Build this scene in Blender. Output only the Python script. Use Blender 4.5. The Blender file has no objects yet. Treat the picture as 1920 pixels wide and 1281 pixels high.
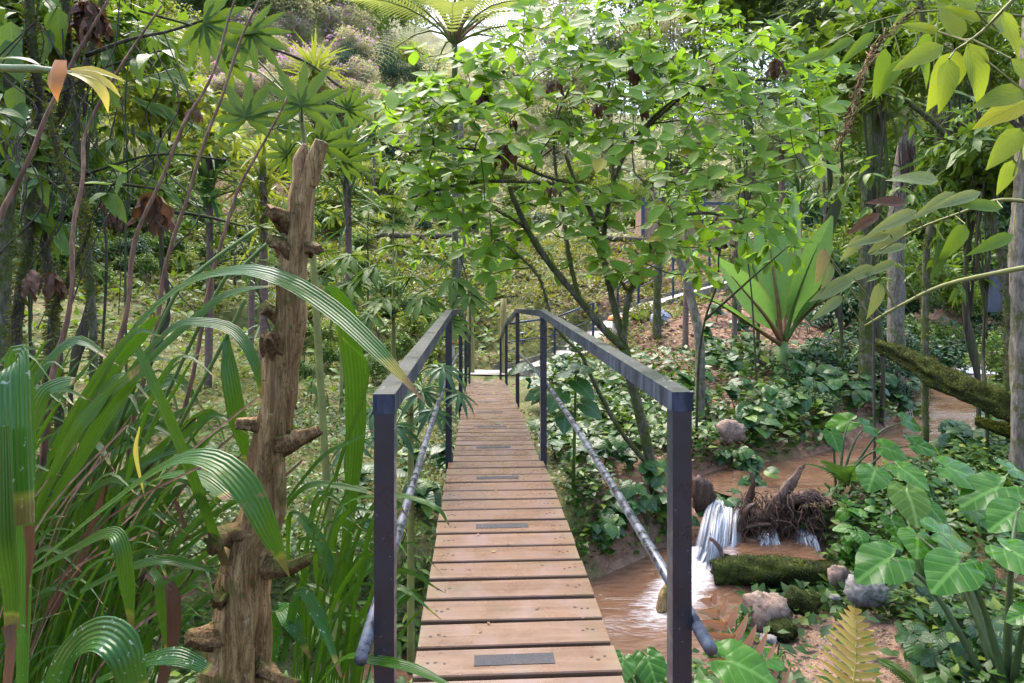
import bpy, math, random
import numpy as np
from mathutils import Vector, Matrix

R = random.Random(7)
NP = np.random.default_rng(7)
sc = bpy.context.scene
COL = sc.collection

# ------------------------------------------------------------------ camera, sky, sun, exposure
F, CX, HY, EYE = 1200.0, 960.0, 580.0, 3.0          # focal length in 1920-px units, horizon row, eye height
cam_d = bpy.data.cameras.new('camera')
cam = bpy.data.objects.new('camera', cam_d); COL.objects.link(cam)
cam.location = (0, 0, EYE); cam.rotation_euler = (math.radians(90), 0, 0)
cam_d.sensor_width = 36.0; cam_d.lens = 36.0 * F / 1920.0
cam_d.shift_y = -(640.5 - HY) / 1920.0
cam_d.clip_start = 0.05; cam_d.clip_end = 2000
sc.camera = cam

SUN_EL, SUN_AZ = math.radians(62), math.radians(-25)   # azimuth from +Y (ahead), negative = left
w = bpy.data.worlds.new('World'); sc.world = w; w.use_nodes = True
wn = w.node_tree; wn.nodes.clear()
sky = wn.nodes.new('ShaderNodeTexSky'); sky.sky_type = 'NISHITA'; sky.sun_disc = False
sky.sun_elevation = SUN_EL; sky.sun_rotation = SUN_AZ
sky.air_density = 1.0; sky.dust_density = 4.0; sky.ozone_density = 1.0
bg = wn.nodes.new('ShaderNodeBackground'); bg.inputs[1].default_value = 0.15
wo = wn.nodes.new('ShaderNodeOutputWorld')
wn.links.new(sky.outputs[0], bg.inputs[0]); wn.links.new(bg.outputs[0], wo.inputs[0])
sun_d = bpy.data.lights.new('sun', 'SUN'); sun_d.energy = 1.0; sun_d.angle = math.radians(50); sun_d.color = (1, .96, .885)
sun = bpy.data.objects.new('sun', sun_d); COL.objects.link(sun)
sv = Vector((math.sin(SUN_AZ) * math.cos(SUN_EL), math.cos(SUN_AZ) * math.cos(SUN_EL), math.sin(SUN_EL)))
sun.rotation_euler = (-sv).to_track_quat('-Z', 'Y').to_euler()
sun.location = (0, 0, 60)
sc.view_settings.view_transform = 'Standard'; sc.view_settings.look = 'None'
sc.view_settings.gamma = 1; sc.view_settings.exposure = 2.1
sc.render.engine = 'CYCLES'
cy = sc.cycles
cy.max_bounces = 6; cy.diffuse_bounces = 4; cy.glossy_bounces = 2; cy.transmission_bounces = 4; cy.transparent_max_bounces = 6
cy.use_fast_gi = True; cy.fast_gi_method = 'REPLACE'; cy.ao_bounces = 1; cy.ao_bounces_render = 1
w.light_settings.distance = 1.2; w.light_settings.ao_factor = 1.0
cy.use_adaptive_sampling = True; cy.adaptive_threshold = .02
cy.caustics_reflective = False; cy.caustics_refractive = False; cy.sample_clamp_indirect = 6
try:
    cy.use_denoising = True; cy.denoiser = 'OPENIMAGEDENOISE'
except Exception:
    pass

# ------------------------------------------------------------------ helpers
def P(px, py, D):
    """a point D metres ahead of the eye"""
    return Vector(((px - CX) / F * D, D, EYE + (HY - py) / F * D))

def tag(o, label=None, cat=None, group=None, kind=None):
    if label: o['label'] = label
    if cat: o['category'] = cat
    if group: o['group'] = group
    if kind: o['kind'] = kind
    return o

def empty(name, loc, label=None, cat=None, group=None):
    o = bpy.data.objects.new(name, None); COL.objects.link(o); o.location = loc
    o.empty_display_size = .1
    return tag(o, label, cat, group)

def link(name, me, parent=None, mat=None, M=None):
    """one object; M is in world axes relative to the parent's own origin"""
    o = bpy.data.objects.new(name, me); COL.objects.link(o)
    if mat is not None:
        if len(me.materials) == 0: me.materials.append(mat)
        elif me.materials[0] is not mat:
            o.material_slots[0].link = 'OBJECT'; o.material_slots[0].material = mat
    if parent is not None: o.parent = parent
    if M is not None: o.matrix_basis = M
    return o

class MB:
    def __init__(s): s.v = []; s.f = []; s.uv = []
    def add(s, verts, faces, uvs=None):
        b = len(s.v); s.v.extend([tuple(p) for p in verts]); s.f.extend([tuple(i + b for i in f) for f in faces])
        s.uv.extend(uvs if uvs is not None else [(0.5, 0.5)] * len(verts))
    def box(s, c, d, rot=None):
        c = Vector(c); x, y, z = d[0] / 2, d[1] / 2, d[2] / 2
        vs = [Vector((sx * x, sy * y, sz * z)) for sx in (-1, 1) for sy in (-1, 1) for sz in (-1, 1)]
        if rot is not None: vs = [rot @ v for v in vs]
        s.add([v + c for v in vs], [(0,1,3,2),(4,6,7,5),(0,4,5,1),(2,3,7,6),(0,2,6,4),(1,5,7,3)])
    def beam(s, a, b, wx, wz, up=Vector((0, 0, 1))):
        a = Vector(a); b = Vector(b); t = (b - a).normalized(); x = t.cross(up).normalized() * wx / 2; z = x.normalized().cross(t) * wz / 2
        vs = [p + sx * x + sz * z for p in (a, b) for sx, sz in ((-1,-1),(1,-1),(1,1),(-1,1))]
        s.add(vs, [(3,2,1,0),(4,5,6,7),(0,1,5,4),(1,2,6,5),(2,3,7,6),(3,0,4,7)])
    def tube(s, pts, rad, n=6, cap=True, jit=0, rnd=None):
        pts = [Vector(p) for p in pts]
        if not hasattr(rad, '__len__'): rad = [rad] * len(pts)
        rnd = rnd or R
        prev = None; b = len(s.v); L = 0
        for i, p in enumerate(pts):
            t = (pts[min(i + 1, len(pts) - 1)] - pts[max(i - 1, 0)]).normalized()
            if prev is None:
                ref = Vector((1, 0, 0)) if abs(t.x) < .8 else Vector((0, 0, 1))
                x = (ref - t * ref.dot(t)).normalized()
            else:
                x = (prev - t * prev.dot(t)).normalized()
            prev = x; y = t.cross(x)
            if i: L += (p - pts[i - 1]).length
            for k in range(n):
                a = 2 * math.pi * k / n; r = rad[i] * (1 + rnd.uniform(-jit, jit))
                s.v.append(tuple(p + (x * math.cos(a) + y * math.sin(a)) * r)); s.uv.append((k / n, L))
        for i in range(len(pts) - 1):
            for k in range(n):
                a0 = b + i * n + k; a1 = b + i * n + (k + 1) % n
                s.f.append((a0, a1, a1 + n, a0 + n))
        if cap:
            s.f.append(tuple(b + k for k in reversed(range(n)))); e = b + (len(pts) - 1) * n; s.f.append(tuple(e + k for k in range(n)))
    def mesh(s, name, smooth=True):
        me = bpy.data.meshes.new(name); me.from_pydata(s.v, [], s.f)
        uvl = me.uv_layers.new(name='UVMap')
        li = np.empty(len(me.loops), np.int32); me.loops.foreach_get('vertex_index', li)
        uvl.data.foreach_set('uv', np.asarray(s.uv, np.float32)[li].ravel())
        if smooth: me.polygons.foreach_set('use_smooth', np.ones(len(me.polygons), bool))
        me.update(); return me
    def obj(s, name, mat, parent=None, smooth=True, M=None):
        return link(name, s.mesh(name, smooth), parent, mat, M)

def cr(pts, n=6):
    """Catmull-Rom through vectors"""
    pts = [Vector(p) for p in pts]; out = []
    q = [pts[0] * 2 - pts[1]] + pts + [pts[-1] * 2 - pts[-2]]
    for i in range(1, len(q) - 2):
        a, b, c, d = q[i-1], q[i], q[i+1], q[i+2]
        for k in range(n):
            t = k / n
            out.append(.5 * ((2*b) + (c-a)*t + (2*a-5*b+4*c-d)*t*t + (3*b-a-3*c+d)*t**3))
    out.append(pts[-1]); return out

def interp(vals, n):
    xs = np.linspace(0, 1, len(vals)); return list(np.interp(np.linspace(0, 1, n), xs, vals))

def orient(pos, d, up=(0, 0, 1), s=1.0, sx=None):
    y = Vector(d).normalized(); u = Vector(up)
    x = y.cross(u)
    if x.length < 1e-4: x = y.cross(Vector((1, 0, .1)))
    x.normalize(); z = x.cross(y)
    sx = s if sx is None else sx
    M = Matrix((( x.x*sx, y.x*s, z.x*s, pos[0]), (x.y*sx, y.y*s, z.y*s, pos[1]), (x.z*sx, y.z*s, z.z*s, pos[2]), (0,0,0,1)))
    return M

# ---- numpy scatter: joined copies of a tiny base mesh
def scatter_mesh(name, base, pos, d, up, s, wob=None):
    """base=(verts Nx3, faces list of equal length, uv Nx2); pos,d,up Kx3; s K"""
    bv, bf, buv = base; bv = np.asarray(bv, float); bf = np.asarray(bf, np.int32); buv = np.asarray(buv, np.float32)
    pos = np.asarray(pos, float); d = np.asarray(d, float); up = np.asarray(up, float); s = np.asarray(s, float)
    K = len(pos); n = len(bv)
    y = d / (np.linalg.norm(d, axis=1, keepdims=True) + 1e-9)
    x = np.cross(y, up); x /= (np.linalg.norm(x, axis=1, keepdims=True) + 1e-9)
    z = np.cross(x, y)
    V = (bv[None, :, 0, None] * x[:, None, :] + bv[None, :, 1, None] * y[:, None, :] + bv[None, :, 2, None] * z[:, None, :]) * s[:, None, None] + pos[:, None, :]
    Fc = (bf[None] + (np.arange(K) * n)[:, None, None]).reshape(-1, bf.shape[1])
    me = bpy.data.meshes.new(name)
    me.vertices.add(K * n); me.vertices.foreach_set('co', V.reshape(-1).astype(np.float32))
    nl = Fc.size; k = bf.shape[1]
    me.loops.add(nl); me.loops.foreach_set('vertex_index', Fc.reshape(-1).astype(np.int32))
    me.polygons.add(len(Fc)); me.polygons.foreach_set('loop_start', np.arange(0, nl, k, dtype=np.int32))
    try: me.polygons.foreach_set('loop_total', np.full(len(Fc), k, np.int32))
    except Exception: pass
    uvl = me.uv_layers.new(name='UVMap')
    uvl.data.foreach_set('uv', np.tile(buv, (K, 1))[Fc.reshape(-1)].ravel())
    me.polygons.foreach_set('use_smooth', np.ones(len(Fc), bool))
    me.update(calc_edges=True); return me

def rand_dirs(n, zmin=-1, zmax=1, rng=None):
    rng = rng or NP
    z = rng.uniform(zmin, zmax, n); a = rng.uniform(0, 2 * math.pi, n); r = np.sqrt(1 - z * z)
    return np.stack([r * np.cos(a), r * np.sin(a), z], 1)

# ---- leaf shapes: base at origin, tip at +Y (unit length), face up +Z
def strip_leaf(wf, W=.4, ns=6, nc=3, droop=.25, fold=.12, wave=0., pleat=0., seed=0, tri=False, curl=0.):
    r = random.Random(seed); v = []; uv = []; f = []
    ph = r.uniform(0, 6)
    for i in range(ns + 1):
        t = i / ns; hw = max(wf(t), .004) * W / 2
        for j in range(nc):
            c = -1 + 2 * j / (nc - 1)
            z = -droop * t * t - fold * 2 * hw * (1 - abs(c)) * 1.2 + wave * math.sin(t * 14 + ph + c * 2) * abs(c) * hw + (pleat * hw if j % 2 else 0) - curl * c * c * hw
            v.append((c * hw, t * (1 - .15 * droop * t), z)); uv.append((.5 + c / 2, t))
    for i in range(ns):
        for j in range(nc - 1):
            a = i * nc + j; f.append((a, a + 1, a + nc + 1, a + nc))
    return v, f, uv

def w_ovate(t): return math.sin(math.pi * min(1, t ** .8)) ** .75 if 0 < t < 1 else 0.
def w_lance(t): return math.sin(math.pi * t ** .62) ** .9 if 0 < t < 1 else 0.
def w_obov(t): return math.sin(math.pi * t ** 1.25) ** .8 if 0 < t < 1 else 0.
def w_strap(t): return min(1, t * 4 + .25) * min(1, (1 - t) * 2.2) ** .8
def w_pad(t): return min(1, (t * 5) ** .6) * min(1, (1 - t) * 4) ** .6

def mesh_of(name, vfu, smooth=True):
    m = MB(); m.add(*vfu); return m.mesh(name, smooth)

def heart_leaf(W=.85, droop=.2, sinus=.35, fold=.1, wave=.05, seed=0, ns=26, tipp=1.0):
    """heart / arrow shaped blade, petiole attached at the origin, tip to +Y"""
    r = random.Random(seed); ph = r.uniform(0, 6)
    v = [(0, 0, 0)]; uv = [(.5, .3)]; f = []
    rings = (.34, .68, 1.0)
    for q in rings:
        for k in range(ns):
            th = 2 * math.pi * k / ns                    # 0 = tip, pi = sinus
            c = math.cos(th)
            # outline
            back = (1 - c) / 2
            rr = .80 - .30 * back
            rr += .22 * math.exp(-(th if th < math.pi else 2 * math.pi - th) ** 2 / .09) * tipp
            d = abs(th - math.pi)
            rr *= 1 - (1 - sinus) * math.exp(-(d / .33) ** 2)
            x = math.sin(th) * rr * W * q; y = c * rr * (1.0 if c > 0 else 1.05) * q
            z = -droop * (max(0, y) ** 2) - .25 * droop * x * x * 3 - fold * (.0 if abs(x) > .001 else 0) + fold * abs(x) * .8 \
                + wave * q * q * math.sin(th * 7 + ph) - .25 * droop * max(0, -y)
            v.append((x, y, z)); uv.append((.5 + x / (2 * W), .3 + y * .7))
    for k in range(ns):
        f.append((0, 1 + k, 1 + (k + 1) % ns))
    for q in range(len(rings) - 1):
        for k in range(ns):
            a = 1 + q * ns + k; b = 1 + q * ns + (k + 1) % ns
            f.append((a, a + ns, b + ns, b))
    return v, [tuple(reversed(x)) for x in f], uv

def palmate_leaf(nl=9, spread=250, lobed=True, seed=0, droop=.3, W=.23):
    m = MB(); r = random.Random(seed)
    for k in range(nl):
        a = math.radians(-spread / 2 + spread * k / (nl - 1)) + r.uniform(-.05, .05)
        L = (1 - .35 * abs(k - (nl - 1) / 2) / ((nl - 1) / 2)) * r.uniform(.9, 1.08)
        def wf(t, ph=r.uniform(0, 1)):
            b = (math.sin(math.pi * min(1, t ** .9)) ** .7) * .75 + .12
            if lobed: b *= .78 + .42 * ((t * 4.3 + ph) % 1.0)
            return b * (1 - t ** 6)
        v, f, uv = strip_leaf(wf, W / L * r.uniform(.9, 1.15), 9 if lobed else 6, 3, droop * r.uniform(.6, 1.5), .18, seed=k)
        ca, sa = math.cos(a), math.sin(a)
        m.add([((x * ca + y * sa) * L, (-x * sa + y * ca) * L, z * L + .02 * (k % 2)) for x, y, z in v], f, uv)
    return m.v, m.f, m.uv

def frond(n=22, W=.28, droop=.45, pw=.045, seed=0, nsub=3, taper=.25, base=.1, sweep=.55, vee=.15, narrowbase=.5):
    """pinnate frond: rachis to +Y, pinnae both sides"""
    m = MB(); r = random.Random(seed)
    def rp(t): return Vector((0, t * (1 - .25 * droop * t), -droop * t * t + .25 * droop * t))
    m.tube([rp(t) for t in np.linspace(0, 1, 7)], [.011, .010, .009, .007, .005, .003, .001], 4, False)
    m.uv = [(.5, .5)] * len(m.uv)
    for i in range(n):
        t = base + (1 - base) * i / n
        prof = min(1, narrowbase + (t - base) * 3) * (1 - t ** 2.2) ** .8 + .04
        for sd in (-1, 1):
            L = W * prof * r.uniform(.9, 1.06); p = rp(t)
            sw = sweep * (.5 + .8 * t)
            d = Vector((sd * math.cos(sw), math.sin(sw), -.15 + vee)).normalized()
            v, f, uv = strip_leaf(lambda q: math.sin(math.pi * min(1, .12 + q * .88) ** .6) ** .6 * (1 - .2 * q), pw / max(L, .03), nsub, 3, .25, .12)
            M = orient(p, d, (0, 0, 1), L)
            m.add([M @ Vector(q) for q in v], f, uv)
    return m.v, m.f, m.uv
# ------------------------------------------------------------------ materials
class NT:
    def __init__(s, name):
        s.m = bpy.data.materials.new(name); s.m.use_nodes = True; s.t = s.m.node_tree; s.t.nodes.clear()
        s.out = s.n('ShaderNodeOutputMaterial')
    def n(s, ty, **kw):
        x = s.t.nodes.new(ty)
        for k, v in kw.items(): setattr(x, k, v)
        return x
    def l(s, a, b): s.t.links.new(a, b)
    def val(s, sock, v):
        if isinstance(v, (int, float)): sock.default_value = v
        elif isinstance(v, (tuple, list)): sock.default_value = tuple(v) + ((1,) if len(v) == 3 and sock.type == 'RGBA' else ())
        else: s.l(v, sock)
    def math(s, op, a, b=0.5, c=None, clamp=False):
        x = s.n('ShaderNodeMath', operation=op, use_clamp=clamp); s.val(x.inputs[0], a); s.val(x.inputs[1], b)
        if c is not None: s.val(x.inputs[2], c)
        return x.outputs[0]
    def mix(s, f, a, b, mode='MIX'):
        x = s.n('ShaderNodeMix', data_type='RGBA', blend_type=mode); s.val(x.inputs[0], f); s.val(x.inputs[6], a); s.val(x.inputs[7], b); return x.outputs[2]
    def noise(s, scale, detail=3, vec=None, rough=.55, dist=0.):
        x = s.n('ShaderNodeTexNoise'); x.inputs['Scale'].default_value = scale; x.inputs['Detail'].default_value = detail
        x.inputs['Roughness'].default_value = rough; x.inputs['Distortion'].default_value = dist
        if vec is not None: s.l(vec, x.inputs['Vector'])
        return x.outputs['Fac']
    def ramp(s, f, lo, hi, a=0., b=1.):
        x = s.n('ShaderNodeMapRange'); x.clamp = True; s.val(x.inputs[0], f); x.inputs[1].default_value = lo; x.inputs[2].default_value = hi
        x.inputs[3].default_value = a; x.inputs[4].default_value = b; return x.outputs[0]
    def coord(s, kind='Object', scale=None, rot=None):
        c = s.n('ShaderNodeTexCoord').outputs[kind]
        if scale is None: return c
        mp = s.n('ShaderNodeMapping'); s.l(c, mp.inputs[0]); mp.inputs['Scale'].default_value = scale
        return mp.outputs[0]
    def bump(s, h, strength=.3, dist=.01):
        b = s.n('ShaderNodeBump'); b.inputs['Strength'].default_value = strength; b.inputs['Distance'].default_value = dist; s.l(h, b.inputs['Height']); return b.outputs[0]
    def bsdf(s, col, rough=.5, spec=.5, normal=None, metal=0.):
        p = s.n('ShaderNodeBsdfPrincipled'); s.val(p.inputs['Base Color'], col); s.val(p.inputs['Roughness'], rough)
        s.val(p.inputs['Specular IOR Level'], spec); p.inputs['Metallic'].default_value = metal
        if normal is not None: s.l(normal, p.inputs['Normal'])
        return p.outputs[0]
    def fin(s, sh): s.l(sh, s.out.inputs[0]); return s.m

def leafmat(name, c1, c2, rough=.38, trans=.35, vein=None, side=9., spec=.38, odd=None, oddp=.04, stripes=0., spots=0., tcol=None, edge=None, veinw=.035, damage=0):
    t = NT(name)
    uv = t.n('ShaderNodeUVMap'); uv.uv_map = 'UVMap'
    sp = t.n('ShaderNodeSeparateXYZ'); t.l(uv.outputs[0], sp.inputs[0]); u, v = sp.outputs[0], sp.outputs[1]
    d = t.math('ABSOLUTE', t.math('SUBTRACT', u, .5))
    rnd = t.math('FRACT', t.math('ADD', t.n('ShaderNodeObjectInfo').outputs['Random'], t.n('ShaderNodeNewGeometry').outputs['Random Per Island']))
    rnd2 = t.math('FRACT', t.math('MULTIPLY', rnd, 7.31))
    col = t.mix(rnd, c1, c2)
    nz = t.noise(7, 2, t.coord('Object'))
    col = t.mix(t.ramp(nz, .3, .75, 0, .35), col, tuple(x * .55 for x in c1))
    if odd is not None:
        col = t.mix(t.math('GREATER_THAN', rnd2, 1 - oddp), col, odd)
    h = None
    if stripes:
        wv = t.math('SINE', t.math('MULTIPLY', u, stripes * 6.283))
        col = t.mix(t.ramp(wv, -1, 1, 0, .40), col, tuple(min(1, x * 1.45) for x in c2))
        h = wv
        tp_ = t.math('ADD', v, t.math('MULTIPLY', t.math('SUBTRACT', nz, .5), .22)); col = t.mix(t.ramp(tp_, .93, .955), t.mix(t.ramp(tp_, .90, .93, 0, .8), col, (.34, .27, .04)), (.17, .085, .038))
    elif side:
        wv = t.math('SINE', t.math('MULTIPLY', t.math('SUBTRACT', v, t.math('MULTIPLY', d, .9)), side * 6.283))
        h = t.math('POWER', t.ramp(wv, -1, 1), .4)
        if vein is not None:
            col = t.mix(t.ramp(wv, -.82, -1, 0, .45), col, vein)
    if vein is not None:
        col = t.mix(t.ramp(d, veinw, veinw * .35, 0, .8), col, vein)
    if spots:
        s1 = t.noise(60 * spots, 2, t.coord('Object')); col = t.mix(t.ramp(s1, .66, .70, 0, .7), col, (.42, .46, .36))
    if edge is not None:
        col = t.mix(t.ramp(t.math('ADD', d, t.math('MULTIPLY', nz, .12)), .5, .55, 0, .8), col, edge)
    if damage:
        dm = t.noise(9, 4, t.coord('Object'), .7, .5)
        col = t.mix(t.ramp(t.math('ADD', dm, t.math('MULTIPLY', d, .16)), .70, .74, 0, .85), col, (.20, .13, .05))
        col = t.mix(t.ramp(dm, .36, .26, 0, .5), col, tuple(min(1, x * 1.8 + .02) for x in c2))
    nrm = t.bump(h, .35, .004) if h is not None else None
    rg = t.ramp(nz, .3, .7, rough * .75, min(1, rough * 1.35))
    a = t.bsdf(col, rg, spec, nrm)
    tr = t.n('ShaderNodeBsdfTranslucent')
    tc = t.mix(.6, col, tcol if tcol is not None else tuple(min(1, x) for x in (c2[0] * 2.1, c2[1] * 1.9, c2[2] * 1.0)))
    t.l(tc, tr.inputs[0])
    mx = t.n('ShaderNodeMixShader'); mx.inputs[0].default_value = trans; t.l(a, mx.inputs[1]); t.l(tr.outputs[0], mx.inputs[2])
    return t.fin(mx.outputs[0])

def barkmat(name, c1, c2, moss=None, mossamt=.5, scale=9., lichen=None, rough=.85, bump=.8, zs=.25):
    t = NT(name)
    co = t.coord('Object', (scale, scale, scale * zs))
    n1 = t.noise(1.0, 6, co, .65, .6); n2 = t.noise(4.0, 4, co, .6)
    col = t.mix(t.ramp(n1, .35, .65), c1, c2)
    col = t.mix(t.ramp(n2, .55, .4, 0, .6), col, tuple(x * .45 for x in c1))
    if lichen is not None:
        vz = t.noise(24, 4, t.coord('Object'), .7); col = t.mix(t.ramp(vz, .65, .70, 0, .7), col, lichen)
    if moss is not None:
        ms = t.noise(4.2, 4, t.coord('Object'), .65)
        g = t.n('ShaderNodeNewGeometry'); sp = t.n('ShaderNodeSeparateXYZ'); t.l(g.outputs['Normal'], sp.inputs[0])
        k = t.math('ADD', ms, t.math('MULTIPLY', sp.outputs[2], .12))
        col = t.mix(t.ramp(k, .66 - mossamt * .32, .76 - mossamt * .32, 0, .95), col, t.mix(t.noise(40, 2, t.coord('Object')), moss, tuple(x * .45 for x in moss)))
    if bump >= 1.0:
        ck = t.noise(2.2, 3, co, .7, 1.0); col = t.mix(t.ramp(t.math('ABSOLUTE', t.math('SUBTRACT', ck, .5)), .035, .0, 0, .75), col, tuple(x * .25 for x in c1))
    h = t.math('ADD', n1, t.math('MULTIPLY', n2, .5))
    return t.fin(t.bsdf(col, rough, .25, t.bump(h, bump, .02)))

def plain(name, col, rough=.6, spec=.4, var=.25, scale=8., metal=0., bump=.15):
    t = NT(name); n = t.noise(scale, 4, t.coord('Object'))
    c = t.mix(t.ramp(n, .3, .7), tuple(x * (1 - var) for x in col), tuple(min(1, x * (1 + var)) for x in col))
    return t.fin(t.bsdf(c, rough, spec, t.bump(n, bump, .01), metal))

M = {}
# foliage (base colours; the far bush leaf also carries painted haze)
M['brug'] = leafmat('brugmansia_leaf', (.078, .200, .012), (.180, .335, .030), .36, .46, (.22, .36, .07), 8, spec=.3, odd=(.42, .33, .04), oddp=.02, damage=1)
M['palmgrass'] = leafmat('palm_grass_leaf', (.022, .080, .006), (.048, .125, .009), .20, .28, None, 0, stripes=6, spec=.35, odd=(.28, .25, .03), oddp=.04, damage=1)
M['palmgrass_spot'] = leafmat('palm_grass_spotted', (.016, .072, .010), (.032, .11, .012), .18, .26, None, 0, stripes=7, spots=1.0, spec=.4, damage=1)
M['elephant'] = leafmat('elephant_ear_leaf', (.028, .115, .008), (.060, .175, .013), .17, .28, (.12, .26, .05), 5, spec=.35, damage=1)
M['elephant_yellow'] = leafmat('elephant_ear_yellowing', (.08, .19, .02), (.20, .28, .03), .26, .35, (.26, .38, .10), 5)
M['piper'] = leafmat('dark_heart_leaf', (.016, .060, .010), (.045, .120, .018), .30, .20, (.06, .15, .05), 6, spec=.5, odd=(.12, .20, .02), oddp=.12)
M['palmate'] = leafmat('palmate_leaf', (.050, .115, .012), (.105, .18, .020), .45, .35, (.14, .22, .04), 0, spec=.3, damage=1)
M['palmate_dark'] = leafmat('palmate_leaf_dark', (.022, .07, .022), (.05, .12, .034), .32, .25, (.07, .15, .05), 0)
M['banana'] = leafmat('banana_leaf', (.085, .22, .050), (.14, .29, .075), .30, .42, (.26, .38, .14), 26, spec=.5, edge=(.22, .12, .04))
M['fern'] = leafmat('fern_leaf', (.045, .125, .020), (.085, .19, .030), .5, .35, None, 0)
M['fern_gold'] = leafmat('golden_fern', (.42, .26, .05), (.52, .40, .10), .5, .3, (.30, .32, .06), 0)
M['fern_red'] = leafmat('red_fern', (.40, .15, .08), (.48, .24, .13), .4, .3, (.50, .32, .2), 0)
M['treefern'] = leafmat('tree_fern_leaf', (.15, .22, .06), (.25, .31, .11), .5, .45, None, 0)
M['grass'] = leafmat('ground_cover_leaf', (.095, .14, .016), (.18, .205, .030), .6, .3, None, 0, odd=(.24, .17, .06), oddp=.05)
M['cover_dark'] = leafmat('dark_ground_cover', (.018, .064, .007), (.070, .150, .015), .36, .22, None, 0, spec=.45, odd=(.15, .21, .02), oddp=.10)
M['litter'] = leafmat('fallen_leaf_litter', (.16, .085, .05), (.30, .17, .10), .6, .1, None, 0, odd=(.42, .30, .08), oddp=.1)
M['bush_light'] = leafmat('light_bush_leaf', (.11, .185, .025), (.23, .29, .045), .45, .42, None, 0)
M['bush_mid'] = leafmat('mid_bush_leaf', (.055, .13, .013), (.125, .215, .022), .42, .38, None, 0)
M['bush_dark'] = leafmat('dark_bush_leaf', (.016, .058, .018), (.04, .105, .03), .38, .22, None, 0)
M['bush_grey'] = leafmat('grey_green_leaf', (.07, .125, .055), (.13, .19, .085), .45, .3, None, 0)
M['bush_haze_tint'] = leafmat('haze_tinted_bush_leaf', (.26, .30, .16), (.42, .44, .28), .6, .42, None, 0, odd=(.44, .32, .30), oddp=.2)  # distant haze is put into the leaf colour as a pale tint
M['conifer'] = leafmat('conifer_leaf', (.025, .075, .035), (.045, .11, .05), .6, .15, None, 0)
M['purple'] = leafmat('purple_petal', (.42, .16, .52), (.58, .30, .66), .6, .35, None, 0)
M['yucca'] = leafmat('spiky_leaf', (.030, .105, .025), (.085, .18, .06), .36, .25, (.12, .20, .08), 0)
M['palm_pale'] = leafmat('pale_palm_leaf', (.16, .24, .11), (.28, .34, .19), .35, .3, None, 0)
M['backlit'] = leafmat('thin_bright_leaf', (.10, .19, .022), (.20, .27, .03), .36, .5, (.10, .17, .03), 7, odd=(.40, .36, .04), oddp=.07, damage=1)
M['oblong'] = leafmat('oblong_leaf', (.055, .135, .014), (.115, .205, .020), .36, .38, (.13, .22, .05), 6, damage=1)
M['wetpale'] = leafmat('pale_underside_leaf', (.12, .19, .075), (.22, .27, .10), .3, .35, (.28, .32, .16), 7, odd=(.30, .17, .10), oddp=.15)
M['dead'] = leafmat('dead_leaf', (.075, .036, .022), (.155, .080, .045), .7, .15, (.08, .045, .03), 5)
M['blueleaf'] = leafmat('blue_leaf', (.10, .15, .23), (.17, .21, .30), .35, .2, (.25, .22, .30), 5)
M['bract'] = leafmat('orange_bract', (.46, .17, .06), (.52, .22, .08), .3, .35, (.55, .30, .12), 0, tcol=(.8, .35, .1))
M['bract_leaf'] = leafmat('yellow_bract', (.44, .40, .08), (.50, .42, .10), .3, .4, (.35, .40, .08), 0, edge=(.50, .20, .06))
M['white'] = leafmat('white_petal', (.62, .62, .48), (.7, .7, .58), .4, .4, None, 0)
# stems and bark
M['stem'] = plain('green_stem', (.10, .17, .035), .45)
M['stem_dark'] = plain('dark_stem', (.045, .075, .022), .5)
M['stem_red'] = plain('reddish_stem', (.22, .11, .045), .5)
M['stem_olive'] = plain('olive_branch', (.22, .22, .06), .55)
M['twig'] = plain('dark_twig', (.050, .042, .028), .8, var=.4)
M['cane'] = barkmat('dry_cane', (.13, .060, .035), (.27, .15, .085), None, scale=14, rough=.6, bump=.3, zs=.06)
M['dead_wood'] = barkmat('weathered_wood', (.24, .125, .046), (.53, .335, .145), (.12, .13, .020), .38, 24, (.54, .44, .27), .62, 1.0, .06)
M['dead_knob'] = barkmat('weathered_knob', (.17, .088, .034), (.46, .285, .125), (.12, .13, .020), .42, 30, (.50, .40, .25), .7, 1.0, .5)
M['mossbark'] = barkmat('mossy_bark', (.085, .075, .045), (.20, .18, .12), (.10, .13, .022), .62, 10, (.34, .35, .27))
M['mossbark_dark'] = barkmat('dark_mossy_bark', (.045, .036, .024), (.11, .09, .06), (.075, .095, .02), .60, 10)
M['palebark'] = barkmat('pale_lichen_bark', (.13, .105, .075), (.27, .235, .18), (.10, .115, .025), .42, 8, (.42, .39, .32))
M['fernbark'] = barkmat('tree_fern_bark', (.09, .055, .035), (.18, .11, .07), None, scale=16)
M['palmbark'] = barkmat('palm_bark', (.16, .10, .075), (.27, .18, .13), None, scale=10, zs=3.)
M['moss'] = barkmat('thick_moss', (.018, .026, .006), (.070, .085, .014), (.10, .12, .018), .30, 30, zs=1., bump=1.0)
M['moss_leaf'] = leafmat('moss_leaf', (.045, .065, .008), (.13, .15, .02), .6, .3, None, 0)
M['root'] = barkmat('wet_root_wood', (.055, .032, .024), (.17, .095, .065), None, scale=14, rough=.4)
M['rock'] = barkmat('grey_rock', (.20, .18, .155), (.36, .33, .29), (.11, .13, .03), .12, 7, zs=1., rough=.55)
M['rock_brown'] = barkmat('brown_rock', (.22, .14, .10), (.36, .26, .20), (.11, .13, .03), .1, 7, zs=1., rough=.6)
M['orange'] = plain('orange_paint', (.62, .22, .05), .35)
M['cream'] = plain('cream_paint', (.62, .50, .36), .4)
M['bluesteel'] = plain('blue_painted_steel', (.028, .042, .075), .32, .5, .3)
M['boards'] = barkmat('wall_boards', (.34, .19, .11), (.48, .30, .19), None, scale=5, rough=.6, bump=.3)
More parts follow.
